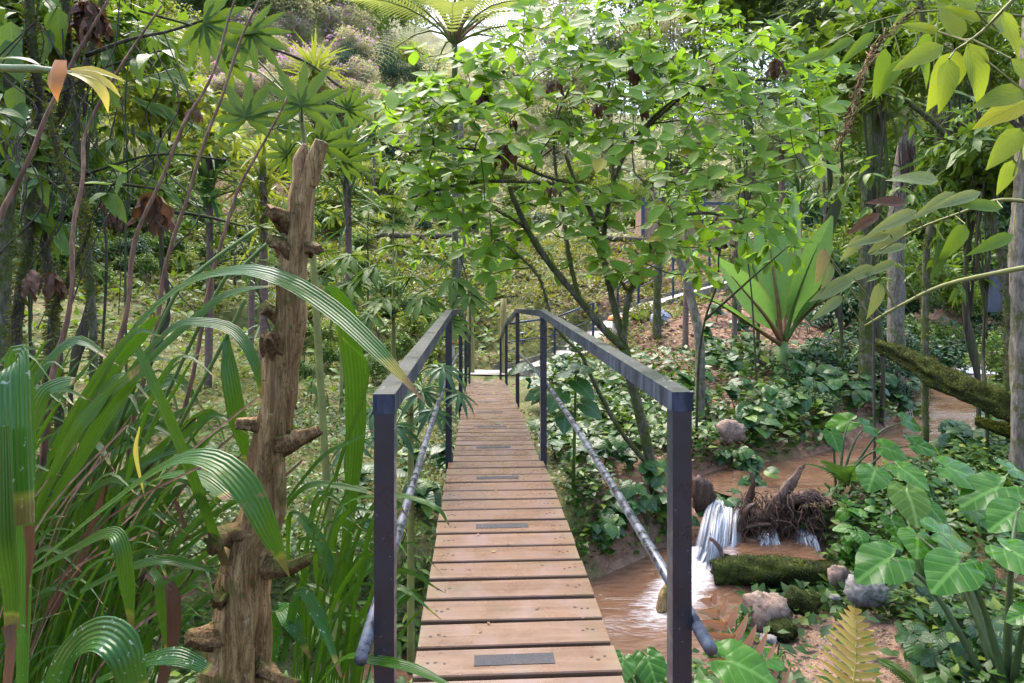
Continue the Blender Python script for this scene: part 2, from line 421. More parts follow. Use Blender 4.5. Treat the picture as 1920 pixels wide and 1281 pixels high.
M['logs'] = barkmat('round_log', (.09, .065, .045), (.20, .15, .10), (.10, .12, .03), .3, 8)
M['pole'] = barkmat('treated_pole', (.32, .24, .075), (.50, .39, .15), None, scale=7, rough=.55, bump=.3, zs=.08)
M['edging'] = barkmat('treated_board', (.27, .21, .13), (.42, .34, .23), (.17, .20, .08), .4, 6, rough=.6, bump=.3)

def m_steel():
    t = NT('dark_blue_steel')
    n = t.noise(22, 4, t.coord('Object')); n2 = t.noise(3.5, 3, t.coord('Object'), .7)
    col = t.mix(t.ramp(n2, .35, .7), (.006, .011, .020), (.013, .021, .038))
    n3 = t.noise(90, 2, t.coord('Object')); col = t.mix(t.ramp(n3, .70, .73, 0, .5), col, (.22, .24, .27))
    return t.fin(t.bsdf(col, t.ramp(n, .3, .7, .22, .5), .5, t.bump(n, .06, .004)))
def m_rail():
    """painted rail: algae film on top faces, water streaks on the sides"""
    t = NT('wet_rail_steel')
    g = t.n('ShaderNodeNewGeometry'); sp = t.n('ShaderNodeSeparateXYZ'); t.l(g.outputs['Normal'], sp.inputs[0])
    n = t.noise(9, 4, t.coord('Object')); st = t.noise(1, 3, t.coord('Object', (30, 30, 4)), .6)
    side = t.mix(t.ramp(st, .42, .70), (.018, .024, .040), (.085, .10, .14))
    top = t.mix(t.ramp(n, .3, .7), (.014, .020, .016), (.042, .048, .038))
    dr = t.noise(75, 2, t.coord('Object')); top = t.mix(t.ramp(dr, .68, .71, 0, .6), top, (.32, .34, .33))
    col = t.mix(t.ramp(sp.outputs[2], .4, .7), side, top)
    return t.fin(t.bsdf(col, t.ramp(n, .3, .7, .34, .65), .22, t.bump(n, .10, .004)))
def m_pipe():
    t = NT('wet_pipe_steel'); n = t.noise(18, 4, t.coord('Object'), .65)
    col = t.mix(t.ramp(n, .42, .60), (.016, .019, .030), (.11, .12, .145))
    return t.fin(t.bsdf(col, t.ramp(n, .3, .7, .15, .5), .6, t.bump(n, .08, .004)))
def m_plank():
    t = NT('wet_deck_wood')
    rnd = t.n('ShaderNodeObjectInfo').outputs['Random']
    off = t.n('ShaderNodeCombineXYZ'); t.l(t.math('MULTIPLY', rnd, 37.), off.inputs[0]); t.l(t.math('MULTIPLY', rnd, 11.), off.inputs[1])
    va = t.n('ShaderNodeVectorMath', operation='ADD'); t.l(t.coord('Object'), va.inputs[0]); t.l(off.outputs[0], va.inputs[1])
    mp = t.n('ShaderNodeMapping'); t.l(va.outputs[0], mp.inputs[0]); mp.inputs['Scale'].default_value = (1.6, 34, 20)
    gr = t.noise(1.0, 5, mp.outputs[0], .65, .8)
    bl = t.noise(5, 3, va.outputs[0], .6)
    col = t.mix(t.ramp(gr, .3, .7), (.105, .056, .033), (.205, .120, .072))
    col = t.mix(t.ramp(rnd, 0, 1, 0, .30), col, (.23, .138, .088))
    col = t.mix(t.ramp(bl, .50, .70, 0, .65), col, (.17, .105, .095))
    mud = t.noise(2.3, 5, va.outputs[0], .7); col = t.mix(t.ramp(mud, .52, .66, 0, .6), col, (.12, .085, .05))
    fl = t.noise(26, 3, va.outputs[0]); col = t.mix(t.ramp(fl, .66, .74, 0, .6), col, (.13, .085, .06))
    # trodden dirt film towards the plank ends
    sx = t.n('ShaderNodeSeparateXYZ'); t.l(t.coord('Object'), sx.inputs[0])
    e = t.math('MULTIPLY', t.ramp(t.math('ABSOLUTE', sx.outputs[0]), .24, .36), t.ramp(bl, .35, .6)); col = t.mix(t.math('MULTIPLY', e, .55), col, (.17, .125, .06))
    return t.fin(t.bsdf(col, t.ramp(bl, .3, .7, .20, .45), .5, t.bump(gr, .25, .004)))
def m_grip():
    t = NT('grip_tape'); n = t.noise(420, 2, t.coord('Object')); b = t.noise(9, 2, t.coord('Object'))
    col = t.mix(t.ramp(n, .35, .65), (.022, .023, .026), (.075, .075, .08)); col = t.mix(t.ramp(b, .4, .7, 0, .4), col, (.085, .068, .055))
    return t.fin(t.bsdf(col, .7, .2, t.bump(n, .5, .002)))
M['steel'] = m_steel(); M['rail'] = m_rail(); M['pipe'] = m_pipe(); M['plank'] = m_plank(); M['grip'] = m_grip()
M['screw'] = plain('rusty_screw_hole', (.03, .016, .012), .6)

def m_ground():
    """earth, moss and sand by painted zones (vertex attribute 'zone': R soil, G moss, B sand)"""
    t = NT('forest_ground')
    at = t.n('ShaderNodeAttribute'); at.attribute_name = 'zone'
    sp = t.n('ShaderNodeSeparateColor'); t.l(at.outputs['Color'], sp.inputs[0])
    co = t.coord('Object')
    n1 = t.noise(.9, 5, co, .65); n2 = t.noise(9, 5, co, .65); n3 = t.noise(60, 3, co, .6)
    soil = t.mix(t.ramp(n2, .3, .7), (.115, .055, .032), (.27, .145, .085))
    soil = t.mix(t.ramp(n3, .55, .68, 0, .6), soil, (.36, .25, .15))
    moss = t.mix(t.ramp(n2, .35, .65), (.060, .072, .016), (.155, .150, .036))
    moss = t.mix(t.ramp(n3, .5, .66, 0, .55), moss, (.24, .22, .07))
    sand = t.mix(t.ramp(n2, .3, .7), (.17, .095, .056), (.29, .18, .115))
    sand = t.mix(t.ramp(n3, .52, .68, 0, .6), sand, (.38, .29, .21))
    mk = t.ramp(t.math('ADD', sp.outputs[1], t.math('MULTIPLY', t.math('SUBTRACT', n1, .5), 1.4)), .38, .62)
    col = t.mix(mk, soil, moss)
    col = t.mix(t.ramp(t.math('ADD', sp.outputs[2], t.math('MULTIPLY', t.math('SUBTRACT', n2, .5), .5)), .4, .6), col, sand)
    h = t.math('ADD', n2, t.math('MULTIPLY', n3, .4))
    return t.fin(t.bsdf(col, .8, .3, t.bump(h, .7, .05)))
M['ground'] = m_ground()

def m_gravel():
    t = NT('pale_gravel'); v = t.n('ShaderNodeTexVoronoi'); v.inputs['Scale'].default_value = 32; t.l(t.coord('Object'), v.inputs['Vector'])
    c = t.mix(v.outputs['Color'], (.30, .24, .20), (.60, .52, .46))
    return t.fin(t.bsdf(c, .7, .3, t.bump(v.outputs['Distance'], .8, .02)))
M['gravel'] = m_gravel()

def m_water():
    t = NT('muddy_stream_water')
    at = t.n('ShaderNodeAttribute'); at.attribute_name = 'foam'
    fm = t.n('ShaderNodeSeparateColor'); t.l(at.outputs['Color'], fm.inputs[0])
    co = t.coord('Object', (1.6, 4, 1)); n = t.noise(1.4, 3, co, .55, 2.2); n2 = t.noise(7, 3, t.coord('Object'), .5)
    col = t.mix(t.ramp(n, .3, .7), (.105, .055, .031), (.175, .100, .060))
    st = t.noise(2.2, 4, t.coord('Object', (2.2, 6, 2)), .6, 1.5)
    f = t.ramp(t.math('ADD', fm.outputs[0], t.math('MULTIPLY', t.math('SUBTRACT', st, .5), 1.0)), .36, .85)
    col = t.mix(t.math('MULTIPLY', f, .85), col, (.62, .63, .65))
    return t.fin(t.bsdf(col, t.ramp(f, 0, 1, .10, .5), .6, t.bump(n, .38, .03)))
M['water'] = m_water()
def m_fall():
    t = NT('falling_white_water')
    uv = t.n('ShaderNodeUVMap'); uv.uv_map = 'UVMap'
    mp = t.n('ShaderNodeMapping'); t.l(uv.outputs[0], mp.inputs[0]); mp.inputs['Scale'].default_value = (9, .8, 1)
    n = t.noise(1.6, 4, mp.outputs[0], .6, .4)
    sp = t.n('ShaderNodeSeparateXYZ'); t.l(uv.outputs[0], sp.inputs[0])
    col = t.mix(t.ramp(n, .30, .55), (.24, .17, .13), (.62, .65, .69))
    a = t.bsdf(col, .3, .5, t.bump(n, .5, .03)); tr = t.n('ShaderNodeBsdfTransparent')
    ed = t.math('ABSOLUTE', t.math('SUBTRACT', sp.outputs[0], .5))
    al = t.math('MULTIPLY', t.ramp(n, .32, .52), t.ramp(t.math('ADD', ed, t.math('MULTIPLY', n, .3)), .62, .42), clamp=True)
    mx = t.n('ShaderNodeMixShader'); t.l(al, mx.inputs[0]); t.l(tr.outputs[0], mx.inputs[1]); t.l(a, mx.inputs[2])
    return t.fin(mx.outputs[0])
M['fall'] = m_fall()
# ------------------------------------------------------------------ terrain
def seg_dist(x, y, pts):
    """distance to a polyline and the interpolated third value (numpy)"""
    best = np.full(np.shape(x), 1e9); val = np.zeros(np.shape(x))
    for (x0, y0, a0), (x1, y1, a1) in zip(pts[:-1], pts[1:]):
        dx, dy = x1 - x0, y1 - y0
        t = np.clip(((x - x0) * dx + (y - y0) * dy) / (dx * dx + dy * dy), 0, 1)
        d = np.hypot(x - x0 - t * dx, y - y0 - t * dy); m = d < best
        best = np.where(m, d, best); val = np.where(m, a0 + (a1 - a0) * t, val)
    return best, val

CP = np.array([  # x, y, height relative to the eye
 (0,-3,-1.5),(0,.3,-1.75),(-1.6,1.2,-1.75),(-1.6,2.6,-2.0),(-4,1.5,-1.6),(-8,1,-1.3),(-12,0,-1.0),(1.5,.8,-1.9),(3.2,1.6,-1.9),(6,1.5,-1.7),(11,1,-1.4),
 (2.35,5.85,-2.68),(2.9,5.75,-2.62),(2.35,5.45,-2.56),(3.3,5.9,-2.3),(1.6,3.2,-2.35),(2.2,4.2,-2.42),(2.8,4.9,-2.40),(3.1,3.8,-2.25),(4.0,5.6,-2.05),(5.6,7.1,-1.92),(7.5,9.6,-1.85),(9.5,8,-1.6),(12,12,-1.3),(5,4,-1.95),
 (1.7,7.4,-1.75),(2.7,8.8,-1.85),(1.6,9,-1.7),(4.5,10.5,-1.65),(3.5,12.5,-1.25),(6.5,14,-1.2),(9,17,-1.0),(13,22,-.6),(17,26,.6),(4.5,16,-.55),(6.5,18,-.1),(2.4,14.5,-1.40),
 (-1.2,6.3,-1.75),(-2.2,5.7,-1.80),(-4,6.2,-1.70),(-7,6,-1.3),(-3,8,-1.55),(-1.3,8.5,-1.65),(-6,10,-1.1),(-3,12,-1.2),(-1.6,13.2,-1.45),(.4,13.2,-1.55),(-9,13,-.4),(-4,16,-.35),(-12,18,1.4),
 (-1,15,-1.47),(1.2,15.9,-1.46),(1.6,17.3,-.55),(-1,16.8,-1.0),(-1,20,.33),(1.8,20,.4),(4.6,21.6,.5),(-5,21,.9),(-1,26.4,2.75),(5,26.4,2.75),(-9,25,3.0),(12,28,2.6),(8,22.5,1.2),
 (-1,31,2.95),(6,31,2.95),(14,32,2.9),(-10,33,7.0),(-18,32,8.5),(-6,38,7.5),(3,40,6.0),(14,42,6.0),(26,36,5.5),(-14,46,16),(-2,52,14),(12,56,10),(-30,45,17),(-20,62,28),(0,72,24),(20,70,15),(40,60,14),
 (-30,90,48),(0,100,38),(30,100,26),(60,90,24),(-60,60,34),(-50,20,14),(-30,5,5),(30,10,3),(50,30,9),(-40,-20,2),(30,-20,0),(0,-30,-1),(70,60,20),(-70,110,56),(70,120,34),(0,140,46),(-80,0,16),(80,0,8)], float)
def _tps(r): return np.where(r > 1e-9, r ** 1.0, 0)      # linear kernel: no overshoot
_n = len(CP); _A = np.zeros((_n + 3, _n + 3))
_A[:_n, :_n] = _tps(np.hypot(CP[:, None, 0] - CP[None, :, 0], CP[:, None, 1] - CP[None, :, 1])) + np.eye(_n) * .02
_A[:_n, _n] = 1; _A[:_n, _n+1] = CP[:, 0]; _A[:_n, _n+2] = CP[:, 1]; _A[_n:, :_n] = _A[:_n, _n:].T
_W = np.linalg.solve(_A, np.concatenate([CP[:, 2], np.zeros(3)]))

STREAM_LOW = [(-14, 2.6, .15), (-4, 3.6, .15), (-1.2, 4.1, .30), (.2, 4.7, .70), (1.02, 5.35, .72), (1.72, 6.15, .42), (1.95, 6.45, .30)]
STREAM_MID = [(2.12, 6.42, .12), (2.45, 6.32, .25), (2.95, 6.3, .14)]
STREAM_UP = [(2.3, 7.2, .40), (3.2, 7.65, .62), (4.6, 8.3, .62), (7.0, 10.6, .5), (9.4, 14, .5), (13.5, 18.6, 1.1), (22, 26, 1.2), (34, 34, 1.2)]
Z_LOW, Z_MID, Z_UP = -2.60, -2.33, -2.06
PATH = [(-6.5, 15.2, -1.0), (-2.6, 14.9, -1.38), (-.7, 14.95, -1.47), (.3, 15.3, -1.46), (1.2, 16.3, -1.30), (2.0, 17.6, -.95), (3.0, 18.8, -.40), (4.4, 20.0, .15), (6.2, 21.2, .60), (8.5, 22.6, 1.15), (11, 25, 1.8), (13, 28, 2.6)]

def _hash_noise(x, y):
    return (np.sin(x * 1.7 + np.sin(y * 1.3) * 1.4) * np.cos(y * 1.9 + np.sin(x * .9)) + .5 * np.sin(x * 4.1 + y * 2.3 + 1.3) * np.cos(y * 3.7 - x * 1.1) + .25 * np.sin(x * 9.3 - y * 7.1) * np.cos(x * 6.7 + y * 8.9))

def height(x, y):
    """ground height relative to the eye"""
    x = np.asarray(x, float); y = np.asarray(y, float); sh = x.shape; X = x.ravel(); Y = y.ravel()
    h = np.zeros(len(X))
    for i in range(0, len(X), 20000):
        r = np.hypot(X[i:i+20000, None] - CP[None, :, 0], Y[i:i+20000, None] - CP[None, :, 1])
        h[i:i+20000] = _tps(r) @ _W[:_n] + _W[_n] + _W[_n+1] * X[i:i+20000] + _W[_n+2] * Y[i:i+20000]
    dist = np.hypot(X, Y)
    h += _hash_noise(X, Y) * np.clip(dist * .006, .035, .35)
    dp, zp = seg_dist(X, Y, PATH); k = np.clip((dp - .5) / .35, 0, 1); h = zp - .03 + (h - zp + .03) * k
    for st, zw, sl in ((STREAM_LOW, Z_LOW, 1.5), (STREAM_MID, Z_MID, 1.2), (STREAM_UP, Z_UP, 1.0)):
        d, hw = seg_dist(X, Y, st)
        if st is STREAM_UP:
            far = np.clip((Y - 13) / 6, 0, 1); zl = zw + far * .45
        else: zl = zw
        bank = zl - .16 + np.maximum(0, d - hw) * sl + np.maximum(0, d - hw - .35) * 1.2
        h = np.minimum(h, bank)
    return h.reshape(sh)

def gz(x, y): return float(height(np.array([x]), np.array([y]))[0]) + EYE

def hit(px, py, lo=1.0, hi=110):
    """where the line of sight through a picture point meets the ground"""
    D = np.concatenate([np.arange(lo, 12, .05), np.arange(12, hi, .25)])
    x = (px - CX) / F * D; z = (HY - py) / F * D
    g = height(x, D); k = np.nonzero(z <= g)[0]
    d = D[k[0]] if len(k) else hi
    x = (px - CX) / F * d
    return Vector((x, d, gz(x, d)))

def on_ground(px, D):
    x = (px - CX) / F * D; return Vector((x, D, gz(x, D)))

# one sheet, fine near the camera and coarse far away
def axis(lo, hi, fine_lo, fine_hi, step, grow):
    a = list(np.arange(fine_lo, fine_hi, step)); s = step
    while a[-1] < hi: s *= grow; a.append(a[-1] + s)
    s = step
    while a[0] > lo: s *= grow; a.insert(0, a[0] - s)
    return np.array(a)
gx = axis(-260, 260, -8, 9, .11, 1.09); gy = axis(-120, 420, 1, 20, .11, 1.08)
XX, YY = np.meshgrid(gx, gy); HH = height(XX, YY) + EYE
HH[np.hypot(XX, YY) > 300] = HH[np.hypot(XX, YY) > 300] * .6
nx, ny = len(gx), len(gy)
gm = bpy.data.meshes.new('ground')
ii = (np.arange(ny - 1)[:, None] * nx + np.arange(nx - 1)[None]).ravel()
gm.from_pydata(np.stack([XX.ravel(), YY.ravel(), HH.ravel()], 1).tolist(), [], np.stack([ii, ii + 1, ii + nx + 1, ii + nx], 1).tolist())
def zones(X, Y, H):
    dl, _ = seg_dist(X, Y, STREAM_LOW); du, wu = seg_dist(X, Y, STREAM_UP); dm, _ = seg_dist(X, Y, STREAM_MID)
    sand = np.clip(1.1 - np.hypot((X - 2.35) / .95, (Y - 4.5) / 1.0) ** 2 * .8, 0, 1)
    sand = np.maximum(sand, np.where(X < .3, .0, 1) * np.clip(1 - (np.minimum(dm, np.minimum(dl, du - wu + .5)) - .5) / .35, 0, 1) * .8)
    moss = np.where((X < 2.0 + (Y - 15) * .15), .72, .30)
    moss = np.where((X < -.5) & (Y < 15), .66, moss)
    moss = np.where((Y < 3.4), .35, moss)
    moss = np.where((X > 3) & (Y > 3) & (Y < 9), .45, moss)
    moss = np.where((X < -7.5) & (Y > 24) & (Y < 40) & (X > -16), .16, moss)
    moss = np.where(Y > 42, .75, moss)
    return np.stack([np.ones_like(X), moss, sand, np.ones_like(X)], -1)
ca = gm.color_attributes.new('zone', 'FLOAT_COLOR', 'POINT')
ca.data.foreach_set('color', zones(XX.ravel(), YY.ravel(), HH.ravel()).ravel().astype(np.float32))
gm.polygons.foreach_set('use_smooth', np.ones(len(gm.polygons), bool))
ground = link('ground', gm, None, M['ground']); tag(ground, 'mossy reddish forest ground with a stream gully', 'ground', kind='structure')

# water sheets
def water_sheet(name, st, zfun, foamfun, grow=.25, label='', sub=.09):
    st = cr([Vector(p) for p in st], 10); m = MB(); n = 14; fo = []
    for i, p in enumerate(st):
        t = (st[min(i+1, len(st)-1)] - st[max(i-1, 0)]); t.z = 0; t.normalize(); s = Vector((t.y, -t.x, 0))
        for j in range(n + 1):
            q = p + s * (-1 + 2 * j / n) * (p.z + grow); z = zfun(q.x, q.y)
            m.v.append((q.x, q.y, z + EYE)); m.uv.append((j / n, i * .1)); fo.append(foamfun(q.x, q.y))
    for i in range(len(st) - 1):
        for j in range(n):
            a = i * (n + 1) + j; m.f.append((a, a + 1, a + n + 2, a + n + 1))
    me = m.mesh(name); ca = me.color_attributes.new('foam', 'FLOAT_COLOR', 'POINT')
    ca.data.foreach_set('color', np.repeat(np.array(fo, np.float32)[:, None], 4, 1).ravel())
    o = link(name, me, None, M['water']); tag(o, label, 'water', kind='structure'); return o
def foam_low(x, y):
    t = max(0, min(1, ((x - 1.95) * -.75 + (y - 6.4) * -1.0) / 1.56)); cx, cy_ = 1.95 - .75 * t, 6.4 - 1.0 * t
    d = math.hypot(x - cx, y - cy_); return max(0, 1.0 - d / (.30 + .30 * t)) * (1.35 - .75 * t)
water_sheet('water', STREAM_LOW, lambda x, y: Z_LOW + .012 * _hash_noise(x * 2, y * 2) + .20 * math.exp(-(math.hypot(x - 1.95, y - 6.45) / .55) ** 2), foam_low, .3, 'brown pool with white foam under the bridge')
water_sheet('water', STREAM_MID, lambda x, y: Z_MID, lambda x, y: max(0, .5 - abs(x - 2.1) * 2.0) + max(0, .62 - math.hypot((x - 2.45) / .25, (y - 6.45) / .2)), .2, 'small brown middle pool behind the mossy ledge')
water_sheet('water', STREAM_UP, lambda x, y: Z_UP + .45 * min(1, max(0, (y - 13) / 6)) + .008 * _hash_noise(x, y * 3),
            lambda x, y: max(0, .55 - math.hypot((x - 2.25) / .45, (y - 7.0) / .3)) + max(0, .9 - math.hypot((x - 12.6) / 1.6, (y - 17.6) / 1.0)), .35, 'brown upper stream above the small waterfall')

# cascade: bundles of sheets from the upper pool lip to the lower pool
def fall(name, top, bot, w0, w1, bulge, label, seed):
    r = random.Random(seed); m = MB()
    for layer in range(8):
        n, k = 16, 8; off = r.uniform(0, .12); sx = r.uniform(-.34, .34) * w0 if layer else 0.; wf_ = r.uniform(.25, .55) if layer else 1.; ex = r.uniform(1.5, 2.4); sp_ = r.uniform(-.12, .10)
        for i in range(n + 1):
            t = i / n; c = top.lerp(bot, t); drop = t ** ex
            c = Vector((c.x, c.y - bulge * math.sin(t * 2.4) * .5 - off, top.z + (bot.z - top.z) * drop)); hw = (w0 + (w1 - w0) * t) / 2 * wf_; c.x += sx * (1 + .5 * t) + sp_ * t * t
            for j in range(k + 1):
                u = -1 + 2 * j / k
                m.v.append((c.x + u * hw, c.y + .04 * math.sin(u * 9 + seed + layer) - .05 * (1 - u * u), c.z + .02 * math.sin(u * 7 + t * 5 + layer * 2))); m.uv.append((j / k, t * .7 + layer * 3.1))
        b = layer * (n + 1) * (k + 1)
        for i in range(n):
            for j in range(k):
                a = b + i * (k + 1) + j; m.f.append((a, a + 1, a + k + 2, a + k + 1))
    o = m.obj(name, M['fall']); tag(o, label, 'waterfall', kind='structure')
fall('waterfall', P(1358, 938, 6.95), P(1330, 1066, 6.30), .32, .50, .22, 'white cascade pouring from the upper stream beside the driftwood', 1)
fall('waterfall', P(1432, 985, 6.72), P(1436, 1026, 6.42), .16, .24, .05, 'thin trickle of white water under the driftwood', 3)
fall('waterfall', P(1498, 985, 6.72), P(1506, 1022, 6.45), .14, .20, .05, 'thin trickle of white water right of the driftwood', 4)
fall('waterfall', P(1822, 684, 18.3), P(1830, 700, 17.3), 1.0, 1.6, .1, 'small white rapid far upstream on the right', 5)

# gravel path
pp = cr([Vector(p) for p in PATH], 8); m = MB()
for i, p in enumerate(pp):
    t = (pp[min(i+1, len(pp)-1)] - pp[max(i-1, 0)]); t.z = 0; t.normalize(); s = Vector((t.y, -t.x, 0))
    for j in range(5):
        q = p + s * (-.55 + 1.1 * j / 4); m.v.append((q.x, q.y, q.z + EYE + .004 + .015 * (1 - abs(j - 2) / 2))); m.uv.append((j / 4, i))
for i in range(len(pp) - 1):
    for j in range(4):
        a = i * 5 + j; m.f.append((a, a + 1, a + 6, a + 5))
tag(m.obj('path', M['gravel']), 'pale gravel path climbing right from the bridge end', 'path', kind='structure')
# board edging on both sides, one board at a time
for side, lab in ((1, 'row of pale boards edging the near side of the gravel path'), (-1, 'row of pale boards edging the far side of the gravel path')):
    root = empty('path_edging', Vector((pp[20].x, pp[20].y, pp[20].z + EYE)), lab, 'edging')
    for i in range(20, len(pp) - 8, 6):
        a, b = pp[i], pp[i + 6]; t = (b - a); t.z = 0; t.normalize(); s = Vector((t.y, -t.x, 0)) * .58 * side
        mb = MB(); lo = Vector((0, 0, EYE + .03))
        mb.beam(a + s + lo - root.location, b + s + lo - root.location - (b - a).normalized() * .02, .05, .20); mb.obj('board', M['edging'], root, False)

# wooden steps on the steep part of the path
for i, k in enumerate((33, 37, 41, 45, 49)):
    p = pp[k]; t = (pp[k+1] - pp[k-1]); t.z = 0; t.normalize(); s = Vector((t.y, -t.x, 0))
    mb = MB(); mb.beam(s * -.54, s * .54, .07, .16)
    o = mb.obj('path_step', M['edging'], None, False); o.location = p + Vector((0, 0, EYE + .02))
    tag(o, ('lowest', 'second lowest', 'middle', 'second highest', 'highest')[i] + ' of the five timber step risers across the gravel path', 'step', 'timber steps on the gravel path')

# threshold board at the bridge end
mb = MB(); mb.box((0, 0, 0), (.70, .06, .15)); mb.box((0, -.05, -.10), (.70, .05, .06))
o = mb.obj('threshold_board', M['edging'], None, False); o.location = (-.635, 14.62, EYE - 1.53); o.rotation_euler.z = .05
tag(o, 'greenish timber board across the far end of the bridge', 'board')

# ------------------------------------------------------------------ the footbridge
BR = math.atan(.0525)
bridge = empty('footbridge', (.135, 0, EYE), 'narrow arched wooden plank footbridge with dark blue steel handrails', 'footbridge')
bridge.rotation_euler.z = BR
PS = [1.553, 4.84, 8.06, 11.29, 14.2]
RAILZ = [-.20, -.008, .004, -.25, -.63]
def deck(s): return -1.125 - .0072 * (s - 6.4) ** 2
def box_bev(d, b=.004):
    """board with softened long edges"""
    x, y, z = d[0] / 2, d[1] / 2, d[2] / 2; m = MB()
    prof = [(-y, -z), (y, -z), (y, z - b), (y - b, z), (-y + b, z), (-y, z - b)]
    vs = [(sx * x, p, q) for sx in (-1, 1) for p, q in prof]; n = 6
    m.add(vs, [tuple(reversed(range(n)))[::-1][::-1], tuple(range(n, 2 * n))] + [(k, k + n, (k + 1) % n + n, (k + 1) % n) for k in range(n)])
    m.f = [tuple(reversed(f)) for f in m.f]
    return m
PITCH = .1755
near_m = [box_bev((.715 + dx, .151, .038)).mesh('plank', False) for dx in (0, .006, -.005, .003)]
far_m = [box_bev((.655 + dx, .151, .038)).mesh('plank', False) for dx in (0, .006, -.005, .003)]
gm_ = MB(); gm_.box((0, 0, 0), (.285, .062, .003)); grip_me = gm_.mesh('grip_strip', False)
sm = MB(); sm.tube([(0, 0, -.001), (0, 0, .0012)], [.0062, .0058], 7); screw_me = sm.mesh('screw', False)
s0 = 2.275; k = -11
strips = {0, 7, 12, 17, 22, 27, 32, 37}
while True:
    s = s0 + k * PITCH
    if s > 14.45: break
    near = s < PS[1] - .10
    me = R.choice(near_m if near else far_m)
    o = link('plank', me, bridge, M['plank'])
    sl = math.atan(-.0144 * (s - 6.4))
    o.location = (R.uniform(-.004, .004), s, deck(s) - .018 + R.uniform(-.002, .002)); o.rotation_euler = (sl, R.uniform(-.004, .004), R.uniform(-.004, .004))
    if k in strips:
        g = link('grip_strip', grip_me, o, M['grip']); g.location = (-.008 + R.uniform(-.006, .006), 0.004, .0195); g.rotation_euler.z = R.uniform(-.01, .01)
    if -1 <= k <= 24:
        for sx in (-1, 1):
            q = 3 if k < 12 else 2
            for i in range(q):
                c = link('screw', screw_me, o, M['screw']); c.location = (sx * (.262 + .024 * i) * (1 if near else .93) + R.uniform(-.006, .006), R.uniform(-.012, .012), .0185)
                c.scale = (R.uniform(.8, 1.5), R.uniform(.7, 1.1), 1)
    k += 1
for sx in (-1, 1):
    mb = MB(); n = 18; ss = np.linspace(.1, 14.5, n)
    for i in range(n - 1):
        mb.beam((sx * .285, ss[i], deck(ss[i]) - .105), (sx * .285, ss[i+1], deck(ss[i+1]) - .105), .06, .13)
    mb.obj('stringer', M['steel'], bridge, False)
UX = .357
for sx in (-1, 1):
    for i, s in enumerate(PS):
        mb = MB(); b = deck(s) - .22; t = RAILZ[i] - .047
        if sx * 1 and i == 0: b -= .35
        mb.box((0, 0, (b + t) / 2), (.047, .047, t - b))
        o = mb.obj('post', M['steel'], bridge, False); o.location = (sx * UX, s, 0); o.rotation_euler.y = 0
    for i in range(4):
        mb = MB(); a = Vector((sx * UX, PS[i] - (.026 if i == 0 else 0), RAILZ[i] - .0235)); b = Vector((sx * UX, PS[i+1] + (.02 if i == 3 else 0), RAILZ[i+1] - .0235))
        ns = 5 if i == 0 else 1
        mb.beam(a, b, .052, .048)
        mb.obj('handrail', M['rail'], bridge, False)
    mb = MB(); ss = np.linspace(1.44, 14.2, 26)
    mb.tube([(sx * (UX + .038), s, deck(s) + np.interp(s, [1.4, 4.8, 14], [.525, .56, .57])) for s in ss], .0155, 10)
    mb.obj('lower_rail', M['pipe'], bridge)

# ------------------------------------------------------------------ poles, railings, wall
for px, D, y0, h, lab in ((882, 14.75, 560, 0, 'left of the two yellowish round timber poles at the bridge end'), (945, 14.75, 560, 0, 'right of the two yellowish round timber poles at the bridge end')):
    top = P(px, y0, D); b = P(px + (2 if px < 900 else -3), 712, D); mb = MB()
    lean = [b.lerp(top, t) - b + Vector((.01 * math.sin(t * 5), 0, 0)) for t in np.linspace(-.1, 1, 8)]
    mb.tube(lean, [.075, .073, .072, .071, .070, .070, .069, .066], 12, True, .02)
    o = mb.obj('timber_pole', M['pole']); o.location = b; tag(o, lab, 'pole', 'timber poles at the bridge end')

def railing(name, pts, hgt, lab, lower=.45, r=.028, pr=.03):
    root = empty(name, pts[0], lab, 'railing')
    for p in pts:
        mb = MB(); mb.box((0, 0, hgt / 2 - .1), (pr * 2, pr * 2, hgt + .2)); mb.obj('post', M['bluesteel'], root, False).location = p - root.location
    for a, b in zip(pts[:-1], pts[1:]):
        for hh, rr in ((hgt, r), (hgt - lower, r * .55)):
            mb = MB(); mb.tube([a - root.location + Vector((0, 0, hh)), b - root.location + Vector((0, 0, hh))], rr, 8); mb.obj('rail', M['bluesteel'], root)
rp = []
for px, py, D in ((945, 690, 15.35), (1040, 672, 16.6), (1112, 640, 17.6), (1158, 615, 18.3), (1197, 585, 19.0), (1262, 548, 20.4), (1330, 525, 21.6)):
    p = P(px, py, D); rp.append(p)
railing('path_railing', rp[:3], 1.05, 'dark steel railing along the path just past the bridge end')
railing('path_railing', rp[3:], 1.15, 'dark blue steel railing climbing beside the stepped path')
rp2 = [P(1395, 505, 23), P(1490, 470, 24.5), P(1560, 440, 26)]
railing('path_railing', rp2, 1.0, 'short far railing seen behind the banana plant')

# small building glimpsed through the tree
b0 = P(1300, 452, 29)
bld = empty('timber_cabin', b0, 'tan board-walled cabin with dark blue frame glimpsed behind the flowering tree', 'cabin')
for i in range(22):
    mb = MB(); mb.box((-2.2 + i * .2, 0, .72), (.19, .05, 1.75)); mb.obj('wall_board', M['boards'], bld, False)
for x in (-2.3, -.85, .45, 2.3):
    mb = MB(); mb.box((x, -.06, .8), (.14, .12, 2.3)); mb.obj('frame_post', M['bluesteel'], bld, False)
for z in (1.68,):
    mb = MB(); mb.box((0, -.06, z), (4.8, .1, .14)); mb.obj('frame_beam', M['bluesteel'], bld, False)
mb = MB(); mb.box((0, 1.0, .7), (4.5, 1.8, 1.7)); mb.obj('rear_wall', M['boards'], bld, False)

